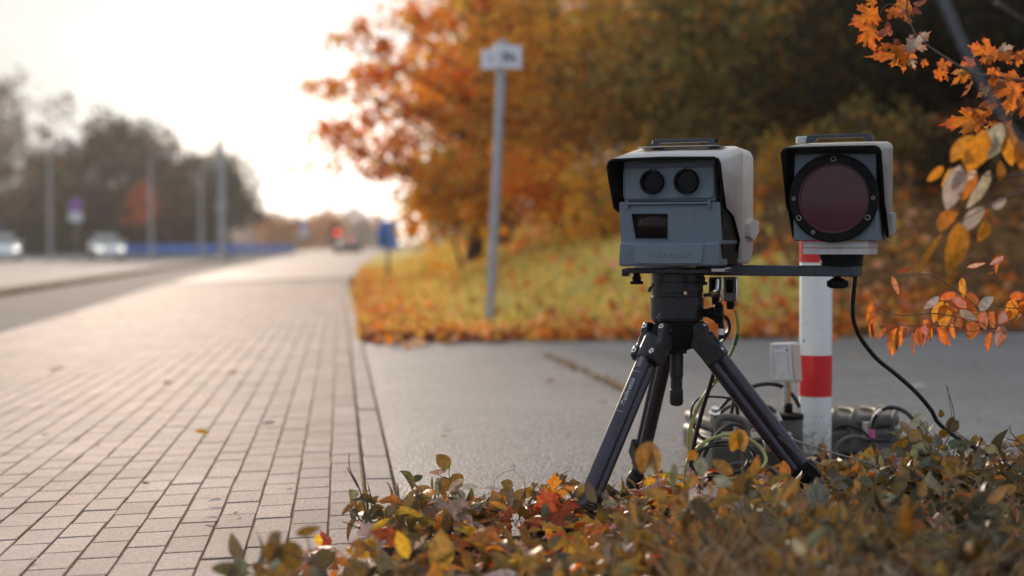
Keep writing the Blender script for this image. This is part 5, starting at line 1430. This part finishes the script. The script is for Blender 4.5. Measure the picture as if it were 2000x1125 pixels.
px_sprig('blurred_sprig', 'blurred grey green leaf in front of the bollard foot', 3.15, [[(1640, 1060), (1600, 980), (1585, 940)]],
         [((1580, 945), (1612, 1000), 48, (.19, .21, .17)), ((1560, 935), (1500, 990), 20, (.3, .16, .03)), ((1600, 1010), (1560, 1060), 30, (.16, .15, .09)), ((1540, 960), (1560, 1000), 22, (.25, .13, .03)), ((1600, 990), (1650, 1000), 20, (.2, .1, .02))])
def c5(x, y): return (1400 + x / 3.125, 640 + y / 3.125)
px_sprig('leafy_sprig', 'tall sprig of olive and grey leaves rising where the flash cable ends', 4.3, [[c5(1480, 900), c5(1390, 740), c5(1290, 640), c5(1240, 560)], [c5(1850, 870), c5(1640, 760), c5(1480, 650), c5(1390, 590)], [c5(1380, 740), c5(1450, 560), c5(1400, 350)]],
         [(c5(1240, 560), c5(1210, 520), 16, (.22, .23, .17)), (c5(1250, 570), c5(1160, 610), 18, (.22, .23, .18)), (c5(1220, 620), c5(1180, 700), 26, bn), (c5(1170, 690), c5(1090, 720), 18, bn), (c5(1140, 600), c5(1110, 670), 10, bn), (c5(1280, 570), c5(1260, 640), 18, (.2, .22, .17)),
          (c5(1360, 550), c5(1370, 495), 14, bn), (c5(1400, 580), c5(1470, 600), 26, dk_), (c5(1390, 620), c5(1370, 680), 18, bn), (c5(1440, 640), c5(1470, 560), 14, dk_), (c5(1420, 690), c5(1460, 740), 24, (.22, .23, .17)), (c5(1300, 710), c5(1180, 790), 30, (.16, .17, .12)), (c5(1400, 800), c5(1490, 880), 28, (.13, .14, .09)),
          (c5(1250, 800), c5(1180, 850), 26, (.2, .21, .15)), (c5(1150, 900), c5(1050, 990), 34, (.22, .23, .18)), (c5(930, 870), c5(990, 940), 26, (.25, .26, .2)), (c5(1060, 740), c5(1010, 800), 22, (.17, .18, .13)), (c5(1640, 720), c5(1720, 780), 20, (.2, .18, .1)), (c5(1700, 760), c5(1690, 830), 14, (.28, .16, .08)), (c5(1760, 790), c5(1830, 800), 12, (.3, .18, .1)), (c5(1620, 690), c5(1640, 720), 12, bn)])
px_sprig('leafy_sprig', 'pale curled leaves leaning on the foot of the bollard', 4.5, [[(1640, 960), (1600, 915), (1570, 902)]],
         [((1562, 905), (1596, 893), 14, (.34, .31, .27)), ((1600, 905), (1640, 900), 12, (.36, .25, .15)), ((1590, 930), (1600, 905), 12, (.30, .14, .03)), ((1660, 905), (1655, 925), 14, (.3, .16, .04)), ((1630, 940), (1610, 970), 16, (.18, .12, .04)), ((1680, 930), (1640, 955), 18, (.22, .22, .17)), ((1570, 925), (1562, 945), 12, (.28, .22, .14))])
# bare sticks
def stick(label, strands, r, mt='twig', cat='twig', name='bare_twig'):
    s = Shrub(name, label, P(*strands[0][0]), cat)
    for st in strands: s.stem(st, r, r * .4)
    s.done('leaf', mt)
stick('pale broken stick lying across the bollard foot', [[(1468, 839, 4.35), (1520, 850, 4.36), (1570, 866, 4.38), (1640, 888, 4.4), (1700, 905, 4.42), (1740, 935, 4.45)]], .0042, 'twig_pale')
stick('thin reddish bare twigs rising from the kerb joint', [[(720, 1045, 3.75), (714, 1000, 3.75), (700, 950, 3.75), (683, 915, 3.75), (682, 885, 3.75)], [(700, 952, 3.75), (690, 935, 3.75), (677, 912, 3.75)], [(722, 1040, 3.76), (726, 985, 3.76), (722, 960, 3.76), (716, 938, 3.76)], [(715, 1040, 3.7), (700, 1010, 3.7), (680, 985, 3.7)], [(722, 1040, 3.7), (697, 1030, 3.7), (668, 1018, 3.7)]], .0026, 'twig')
stick('pale wiry stem arching over the driveway beside the tall sprig', [[(905, 995, 3.95), (935, 972, 3.95), (961, 961, 3.95), (967, 938, 3.95), (985, 922, 3.95), (1003, 919, 3.95), (1015, 930, 3.95), (1026, 945, 3.95)], [(961, 961, 3.95), (985, 963, 3.95), (1000, 968, 3.95)], [(1003, 919, 3.95), (1004, 908, 3.95), (990, 916, 3.95)]], .0011, 'twig_pale')
stick('thin dark twig standing up at the end of the flash cable', [[(1860, 905, 4.3), (1866, 850, 4.3), (1857, 800, 4.3), (1851, 755, 4.3)]], .0018)
stick('forked dark twig at the right edge above the shaded shrub', [[(2010, 880, 4.2), (1990, 862, 4.2), (1975, 845, 4.2), (1972, 830, 4.2)], [(1990, 862, 4.2), (1966, 857, 4.2)], [(2010, 868, 4.2), (1960, 873, 4.2)]], .0026)
stick('long pale shoots crossing the lower right shrubs', [[(1860, 915, 3.6), (1930, 950, 3.6), (2010, 1000, 3.6)], [(1600, 985, 3.4), (1640, 1010, 3.4), (1670, 1050, 3.4)], [(1880, 1000, 3.5), (1800, 1040, 3.5)]], .002, 'twig_pale')
stick('thin light stems lying beside the front tripod foot', [[(1160, 1000, 3.8), (1200, 985, 3.8), (1250, 975, 3.85), (1265, 968, 3.85), (1262, 978, 3.85), (1240, 985, 3.85)], [(1185, 1010, 3.75), (1170, 1030, 3.75)], [(1345, 995, 3.9), (1395, 996, 3.9)]], .0018, 'twig_pale')

# dry grass in the bed
n = 3600
V, C = [], []
for _ in range(n):
    px = random.choice((random.uniform(1150, 1500), random.uniform(1350, 1750), random.uniform(1500, 2000), random.uniform(1350, 1700))); d = random.uniform(2.3, 3.7)
    p = PZ(px, d, 0); p.z = bed_z(p.x, p.y)
    h = random.uniform(.06, .26 if d < 3.1 else .13) * (1 if px > 1330 else .45); ln = Vector((random.gauss(0, .35), random.gauss(0, .35), 1)) * h
    sdv = Vector((random.gauss(0, 1), random.gauss(0, 1), 0)).normalized() * random.uniform(.001, .0028)
    m_ = p + ln * .6 ; tpv = p + ln + Vector((ln.x * .6, ln.y * .6, -.12 * h))
    V += [p - sdv, p + sdv, m_ + sdv, m_ - sdv, m_ - sdv, m_ + sdv, tpv + sdv * .3, tpv - sdv * .3]
    c_ = vary(random.choice(((.36, .21, .10), (.27, .16, .06), (.46, .30, .18), (.30, .14, .03), (.2, .16, .08))), .2)
    C += [c_] * 8
tag(np_mesh('dry_grass', [tuple(a) for a in V], np.arange(len(V)).reshape(-1, 4), np.array(C), M['straw']), kind='stuff')
# litter in the bed
lv = Leaves()
LIT = [(.70, .14, .02), (.52, .09, .02), (.75, .30, .03), (.52, .29, .24), (.60, .38, .32), (.28, .12, .04), (.20, .11, .035), (.80, .45, .03), (.36, .24, .17), (.66, .20, .04)]
k_ = 0
while k_ < 2600:
    x, y = random.uniform(-.12, 3.6), random.uniform(2.3, 4.9)
    if not in_bed(x, y): continue
    k_ += 1
    z = bed_z(x, y) + random.uniform(.004, .035) * ((2.0 if random.random() < .7 else 3.6) if x < 1.3 else 1)
    dd = rv(); dd.z *= .35
    nn = Vector((random.gauss(0, .4), random.gauss(0, .4), 1))
    if random.random() < .35: lv.maple((x, y, z), dd, nn, random.uniform(.06, .11), vary(random.choice(LIT), .2), .7)
    else:
        l_ = random.uniform(.035, .065); lv.oval((x, y, z), dd, nn, l_, l_ * random.uniform(.4, .65), vary(random.choice(LIT), .2), random.uniform(0, .6), random.uniform(-.3, .5))
tag(lv.build('bed_litter', M['leaf_orange']), kind='stuff')
# prominent fallen maple leaves
def maple_leaf(label, a, c, d0, d1, size, col, edge=None, nrm=None, grp=None, ml='leaf_orange', wsc=1.0):
    lv = Leaves(); p0_, p1_ = P(*a, d0), P(*c, d1)
    lv.maple((0, 0, 0), p1_ - p0_, nrm if nrm is not None else (-CW + Vector((0, 0, .5))), 1.25 * (size or (p1_ - p0_).length), col, .5, edge, wsc)
    o = lv.build('maple_leaf', M[ml]); o.location = p0_
    return tag(o, label, 'leaf', grp)
GL = 'fallen maple leaves in the bed'
maple_leaf('big orange maple leaf propped up left of the front tripod foot', (1098, 1030), (1072, 982), 3.78, 3.82, .10, (.62, .12, .03), (.5, .05, .02), None, GL)
maple_leaf('red orange maple leaf with pale folded tip below the big orange one', (1060, 1035), (1045, 1010), 3.86, 3.9, .075, (.60, .10, .03), None, None, GL)
maple_leaf('small orange maple leaf in the middle of the bed', (965, 1022), (950, 995), 3.9, 3.95, .062, (.66, .17, .03), None, None, GL)
maple_leaf('bright yellow maple leaf between the two left sprigs', (845, 1025), (862, 996), 3.92, 3.95, .075, (.72, .34, .03), (.7, .2, .02), None, GL)
maple_leaf('dark red maple leaf standing close to the tripod foot', (1130, 1010), (1126, 988), 3.95, 3.97, .05, (.42, .07, .03), None, None, GL)
maple_leaf('orange pointed leaf tip at the end of the wiry stem', (935, 1000), (926, 978), 3.9, 3.93, .045, (.66, .2, .05), None, None, GL)
maple_leaf('pink and red curled maple leaf lying on the bricks at the bottom', (640, 1085), (590, 1095), 3.5, 3.5, .10, (.50, .30, .24), (.55, .08, .02), Vector((.1, -.3, 1)), GL)
maple_leaf('large blurred pink leaf lowest in front of the tripod foot', (1230, 1130), (1170, 1085), 3.1, 3.15, .11, (.56, .33, .27), None, None, GL)
maple_leaf('small red curled leaf standing on the bricks', (645, 1075), (632, 1048), 3.55, 3.55, .045, (.40, .06, .02), None, None, GL, 'leaf_orange', .45)
maple_leaf('yellow leaf low in the litter left of the middle', (715, 1095), (722, 1070), 3.5, 3.5, .05, (.66, .38, .03), None, None, GL)
maple_leaf('yellow leaf at the bottom edge among dark leaves', (855, 1130), (845, 1098), 3.35, 3.35, .055, (.70, .42, .03), None, None, GL)
maple_leaf('bright orange leaf lying under the rear tripod leg', (1345, 1028), (1325, 1020), 3.7, 3.7, .045, (.72, .33, .03), None, None, GL)
maple_leaf('glowing orange maple leaf under the dark shrub at the right', (1905, 985), (1885, 965), 3.9, 3.95, .07, (.62, .12, .02), None, None, GL)

# loose leaves on the path and the driveway
def ground_leaf(px, py, size, col, z=None, path=True, curl=.08):
    r = ray(px, py)
    if path:       # plane z = SLOPE*(x-XK0)
        k2 = (SLOPE * (CP.x - XK0) - CP.z) / (r.z - SLOPE * r.x)
    else: k2 = -CP.z / r.z
    p = CP + r * k2
    lv = Leaves(); d = rv(); d.z = 0
    lv.oval((0, 0, 0), d, Vector((random.gauss(0, .12), -.25 + random.gauss(0, .12), 1)), size, size * random.uniform(.4, .7), col, random.uniform(.02, .25), curl)
    o = lv.build('fallen_leaf', M['leaf_pale']); o.location = p + Vector((0, 0, .006 + size * .12))
    return o
GF = 'loose leaves on path and driveway'
def gl(px, py, size, col, label, path=True): tag(ground_leaf(px, py, size, col, path=path), label, 'leaf', GF)
OR1, PK, BR1 = (.66, .28, .02), (.52, .34, .28), (.20, .11, .05)
gl(379, 849, .09, (.85, .36, .02), 'single orange leaf lying in the middle of the brick path')
gl(108, 725, .10, (.16, .12, .08), 'brown leaf on the far left of the path, the darker of the two there')
gl(125, 722, .075, (.50, .27, .10), 'tan leaf on the path right beside a darker brown one')
gl(53, 655, .10, (.55, .30, .14), 'tan leaf close to the left edge of the path')
gl(317, 752, .07, (.22, .12, .06), 'small brown leaf in the middle of the path, farther off than the orange one')
gl(447, 730, .07, (.50, .27, .14), 'small tan leaf on the right half of the path before the far bricks')
gl(80, 855, .045, (.14, .10, .06), 'small dark leaf on the near left bricks')
gl(190, 868, .04, (.24, .13, .06), 'tiny brown leaf in a joint of the near left bricks')
gl(148, 860, .04, (.16, .11, .06), 'tiny dark leaf left of the tiny brown one')
gl(538, 832, .07, (.56, .43, .38), 'pale leaf lying flat on the right half of the path')
gl(435, 984, .05, (.62, .56, .52), 'whitish leaf on the near bricks')
gl(427, 1020, .05, (.56, .42, .36), 'curled pale pink leaf in a joint of the near bricks')
gl(468, 1006, .03, (.50, .36, .28), 'slim tan scrap beside the curled pale leaf')
gl(573, 960, .028, (.62, .50, .44), 'small pale scrap on the near bricks by the kerb')
gl(42, 932, .03, (.40, .24, .18), 'small tan leaf on the bricks at the left edge')
gl(276, 949, .03, (.20, .10, .05), 'small dark brown scrap on a near joint')
gl(475, 1078, .025, (.62, .45, .40), 'pink scrap on the lowest visible joint')
gl(55, 1098, .03, (.55, .40, .34), 'pale scrap on the bricks at the lower left corner')
for px, py, sz, cl_, lab in ((858, 857, .05, (.62, .33, .20), 'pink orange leaf lying on the driveway left of the tripod'), (1130, 948, .035, (.42, .28, .22), 'brown curled leaf on the driveway by the front tripod leg'), (1145, 967, .05, (.60, .42, .30), 'yellowish leaf flat on the driveway edge by the front tripod leg'),
                     (858, 832, .06, (.52, .46, .42), 'pale grey leaf on the driveway beyond the pink orange one'), (1088, 748, .10, (.50, .30, .24), 'dull pink leaf far out on the driveway'), (1110, 715, .12, (.50, .25, .12), 'orange leaf on the crack in the driveway'), (945, 962, .06, (.55, .42, .36), 'pale leaf lying behind the wiry stem'),
                     (1680, 700, .10, (.60, .34, .2), 'tan leaf on the driveway right of the bollard'), (1808, 760, .09, (.60, .50, .44), 'pale leaf on the driveway right of the flash cable'), (1665, 732, .09, (.48, .30, .18), 'dull orange leaf on the driveway beside the red band'), (1905, 722, .1, (.42, .25, .14), 'brown leaf on the shaded driveway below the orange spray'), (1950, 850, .06, (.5, .26, .12), 'orange brown leaf on the shaded driveway at the right edge'),
                     (1600, 828, .06, (.5, .35, .26), 'pale leaf half hidden beside the bollard'), (1190, 790, .07, (.40, .32, .27), 'grey leaf on the driveway left of the front tripod leg'), (1322, 862, .04, (.6, .33, .2), 'small orange leaf on the driveway between the tripod legs'), (780, 960, .03, (.6, .5, .45), 'small pale leaf on the driveway next to the kerb')):
    gl(px, py, sz, vary(cl_, .1), lab, False)
# strip of leaves along the crack of the driveway, too many to count
lv = Leaves()
for _ in range(120):
    tq = random.random(); a_ = G(1060, 690).lerp(G(1230, 765), tq) + Vector((random.gauss(0, .03), random.gauss(0, .03), 0)); a_.z = .008
    lv.oval(a_, rv() * Vector((1, 1, .1)), (0, 0, 1), random.uniform(.03, .07), .03, vary(random.choice(((.45, .22, .1), (.3, .17, .09), (.4, .3, .08))), .2), .2, .2)
tag(lv.build('crack_litter', M['leaf_pale']), kind='stuff')

# ------------------------------------------------------------------ HANGING BRANCHES at the right
def c6(x, y): return (1660 + x / 4.5, 470 + y / 4.5)
s = Shrub('orange_leaf_spray', 'low twig with glowing orange and pink hanging leaves right of the flash cable', P(2040, 640, 3.9), 'branch')
dS = 3.95
for st in ([(1700, 795), (1530, 790), (1300, 772), (1050, 770), (750, 745), (500, 748), (310, 710)], [(1130, 600), (950, 450), (740, 315), (560, 300), (400, 325), (285, 342)], [(1180, 760), (1100, 700), (860, 655), (700, 640), (500, 660), (330, 630), (215, 555)], [(1700, 640), (1530, 600), (1380, 590), (1270, 570)], [(1030, 230), (1010, 330), (1000, 480), (1130, 610), (1300, 770)], [(1700, 800), (1590, 700), (1460, 590), (1410, 510)], [(1700, 260), (1530, 225), (1450, 190), (1350, 150)]):
    s.stem([(*c6(x, y), dS) for x, y in st], .0020, .0009)
o1, o2, o3, pk_, gp, br_, ol = (.80, .27, .02), (.70, .18, .02), (.62, .26, .03), (.48, .25, .22), (.40, .34, .33), (.26, .12, .02), (.24, .16, .04)
for bx, by, tx, ty, wd, col in ((370, 310, 430, 475, 62, (.68, .25, .12)), (410, 275, 600, 225, 40, o2), (195, 520, 150, 722, 95, o1), (210, 560, 195, 700, 45, (.5, .2, .06)), (265, 665, 245, 872, 112, ol), (172, 720, 181, 882, 22, o2), (240, 655, 175, 730, 40, o2), (405, 765, 360, 1022, 105, o1), (415, 760, 395, 985, 60, ol), (460, 740, 440, 940, 58, o1), (492, 750, 470, 872, 40, pk_),
                             (552, 800, 548, 1030, 30, ol), (600, 765, 620, 940, 80, br_), (678, 688, 635, 938, 95, pk_), (640, 700, 710, 780, 50, o2), (715, 760, 700, 892, 50, o1), (820, 530, 725, 725, 95, o3), (782, 490, 655, 610, 62, gp), (930, 460, 790, 515, 70, o2), (855, 545, 815, 775, 118, o3), (900, 490, 1040, 585, 85, pk_), (800, 755, 835, 912, 110, o1), (770, 760, 885, 935, 60, o2), (895, 730, 912, 870, 55, o1), (850, 575, 950, 620, 50, o3),
                             (1010, 465, 1135, 550, 85, br_), (985, 325, 1010, 500, 70, o3), (1028, 235, 1190, 197, 40, (.55, .45, .3)), (1350, 140, 1232, 215, 72, (.48, .34, .33)), (1312, 185, 1275, 292, 42, o2), (1262, 490, 1128, 625, 112, gp), (960, 610, 1125, 705, 85, (.3, .27, .2)), (942, 640, 968, 798, 70, ol), (1125, 715, 1040, 872, 130, br_), (1180, 615, 1195, 785, 105, (.35, .22, .12)), (1245, 590, 1252, 795, 60, o3), (1410, 610, 1300, 735, 92, gp), (1330, 735, 1305, 950, 118, (.42, .2, .14)),
                             (1240, 800, 1215, 978, 70, o1), (1430, 510, 1408, 702, 105, o1), (1535, 470, 1390, 500, 80, o2), (1530, 560, 1480, 685, 40, (.5, .42, .3)), (1560, 480, 1500, 660, 100, o2), (1600, 540, 1560, 740, 100, o3), (1030, 540, 1110, 640, 70, o2), (1215, 290, 1270, 275, 30, br_)):
    e_ = vary((.62, .12, .05), .2) if random.random() < .6 else None
    s.leaf(c6(bx, by), c6(tx, ty), wd / 4.5, vary(col, .12), dS + random.uniform(-.04, .04), fold=random.uniform(.15, .8), curl=random.uniform(-.1, .25), edge=e_)
s.done('leaf_orange')
def c3(x, y): return (1760 + x / 3.125, 200 + y / 3.125)
s = Shrub('drooping_branch', 'drooping branch of large blurred orange and pale leaves right of the flash unit', P(2050, 340, 3.0), 'branch')
dS = 3.0
s.stem([(2060, 345, dS), (*c3(750, 440), dS), (*c3(600, 450), dS), (*c3(450, 440), dS), (*c3(330, 420), dS)], .0028, .001)
s.stem([(2060, 350, dS), (*c3(750, 535), dS), (*c3(640, 580), dS), (*c3(520, 640), dS), (*c3(360, 730), dS), (*c3(250, 800), dS)], .0026, .001)
s.stem([(2060, 200, dS), (*c3(740, 300), dS), (*c3(620, 120), dS)], .0026, .001)
W1, O4, O5 = (.42, .36, .29), (.60, .24, .02), (.50, .17, .02)
for bx, by, tx, ty, wd, col in ((612, 128, 525, 365, 130, (.30, .28, .2)), (625, 140, 545, 350, 60, W1), (632, 150, 690, 405, 115, O4), (505, 170, 440, 440, 140, O4), (445, 200, 290, 370, 105, O4), (362, 385, 275, 670, 125, W1), (305, 400, 255, 525, 60, O4), (470, 445, 330, 620, 110, O5), (540, 415, 405, 655, 80, (.42, .36, .24)), (640, 580, 542, 670, 55, (.45, .36, .3)), (512, 640, 358, 795, 92, W1), (520, 720, 480, 862, 95, O4), (530, 650, 500, 730, 50, O5),
                             (345, 670, 205, 790, 120, O5), (355, 735, 292, 1042, 165, O4), (252, 800, 52, 1092, 52, O4), (600, 355, 612, 505, 60, (.3, .12, .02)), (255, 390, 163, 490, 55, O4), (380, 300, 420, 430, 90, O4), (720, 230, 760, 420, 110, O5), (460, 420, 380, 480, 60, (.55, .4, .3))):
    s.leaf(c3(bx, by), c3(tx, ty), wd / 3.125, vary(col, .1), dS + random.uniform(-.06, .06), fold=random.uniform(.3, .9), curl=random.uniform(-.05, .4))
s.done('leaf_orange')
def c2(x, y): return (1640 + x / 4.328, y / 4.328)
s = Shrub('maple_branch', 'maple branch with pointed orange leaves hanging in at the top right', P(2050, 150, 3.9), 'branch')
dS = 3.9
s.stem([(*c2(560, -200), dS), (*c2(572, 0), dS), (*c2(570, 110), dS), (*c2(640, 290), dS), (*c2(750, 390), dS), (*c2(900, 490), dS), (*c2(1050, 580), dS), (*c2(1250, 640), dS), (*c2(1700, 700), dS)], .0022, .0042)
s.stem([(*c2(1700, 440), dS), (*c2(1500, 460), dS), (*c2(1340, 440), dS)], .0022, .001)
s.stem([(*c2(570, 110), dS), (*c2(480, 50), dS), (*c2(400, 40), dS), (*c2(330, 130), dS)], .0014, .0008)
mo, mo2, mr_, mp = (.66, .19, .02), (.52, .17, .02), (.42, .09, .03), (.42, .38, .28)
def mp_leaf(a, c, S, col, wsc=1, dd=0, edge=(.5, .08, .02), tilt=.5):
    p0_, p1_ = P(*c2(*a), dS + dd), P(*c2(*c), dS + dd)
    Ld = (p1_ - p0_).length
    s.lv.maple(p0_, p1_ - p0_, -CW + rv() * tilt, Ld * (S or 1), vary(col, .18), random.uniform(.4, 1.1), edge, wsc)
for a, c, wsc, col in (((330, 120), (80, 210), .85, mo), ((300, 40), (220, -40), .8, mo), ((290, 200), (160, 370), .6, mo), ((250, 200), (280, 470), .55, mo), ((470, 70), (400, 170), .8, mo2), ((560, 440), (770, 240), .55, mp), ((640, 450), (265, 490), .42, mo2), ((560, 460), (545, 615), .5, mo), ((600, 490), (640, 590), .6, mp), ((690, 520), (762, 545), .9, mo2), ((830, 560), (975, 512), .7, mo2), ((800, 630), (935, 610), .8, mo), ((900, 640), (915, 690), .7, mo),
                       ((1340, 460), (1075, 400), .8, mo), ((1290, 470), (1180, 540), .7, mo), ((1350, 430), (1490, 368), .6, mp), ((1340, 470), (1560, 500), .5, mo2), ((1120, 590), (925, 610), .5, (.36, .22, .06)), ((1140, 520), (1015, 555), .9, (.7, .17, .05)), ((1225, 1000), (885, 1020), .55, mo2), ((1230, 990), (1050, 895), .5, mo2), ((1200, 1000), (1040, 1120), .6, mo2), ((1500, 560), (1558, 420), .7, mo2), ((1250, 600), (1380, 620), .7, mo), ((1260, 700), (1380, 660), .7, mo2), ((1400, 650), (1480, 690), .6, mo2), ((1450, 600), (1520, 760), .7, mo2),
                       ((1500, 700), (1420, 960), .8, mo2), ((420, 380), (330, 430), .7, mo), ((520, 380), (560, 440), .7, (.62, .3, .04)), ((1560, 650), (1640, 800), .8, mo2)):
    mp_leaf(a, c, 1, col, wsc, random.uniform(-.06, .06))
for _ in range(34):
    a = random.choice(((random.uniform(150, 560), random.uniform(-60, 430)), (random.uniform(1050, 1650), random.uniform(400, 720)), (random.uniform(1200, 1650), random.uniform(560, 1150))))
    c = (a[0] + random.gauss(-40, 80), a[1] + random.gauss(90, 70))
    mp_leaf(a, c, 1, random.choice(((.36, .12, .02), (.24, .08, .02), (.5, .17, .02), (.3, .16, .05))), random.uniform(.5, 1), random.uniform(.02, .22), (.3, .05, .02), .9)
for a, c in (((380, 240), (330, 320)), ((400, 180), (420, 290)), ((460, 330), (520, 390)), ((600, 90), (480, 100)), ((620, 60), (690, 130)), ((620, 30), (735, 25)), ((1280, 850), (1170, 910)), ((450, 260), (380, 300)), ((320, 310), (350, 290))):
    s.leaf(c2(*a), c2(*c), 14, vary(random.choice(((.16, .05, .03), (.3, .08, .05), (.5, .16, .1))), .2), dS, fold=.7, curl=.4)
s.done('leaf_orange')
stick('blurred grey stem crossing the top right corner diagonally', [[(1815, -60, 2.0), (1850, 20, 2.0), (1890, 110, 2.0), (1930, 185, 2.0), (1975, 250, 2.0), (2040, 340, 2.0)]], .0065, 'twig_grey', 'branch', 'bare_branch')
stick('thin blurred twig in the top right corner', [[(1945, 5, 2.6), (1970, 20, 2.6), (2040, 70, 2.6)]], .004, 'twig', 'branch', 'thin_twig')

# ------------------------------------------------------------------ haze
b = MB(); b.box(-150, 170, -4, 330, -1.6, 60)
m = bpy.data.materials.new('haze'); m.use_nodes = True
t_ = m.node_tree; t_.nodes.remove(t_.nodes['Principled BSDF'])
pv = N(t_, 'ShaderNodeVolumePrincipled'); pv.inputs['Color'].default_value = (.95, .93, .92, 1); pv.inputs['Density'].default_value = .0005; pv.inputs['Anisotropy'].default_value = .5
lk(t_, pv.outputs[0], t_.nodes['Material Output'].inputs['Volume'])
hz = b.build('haze', m, smooth=False); tag(hz, kind='stuff')
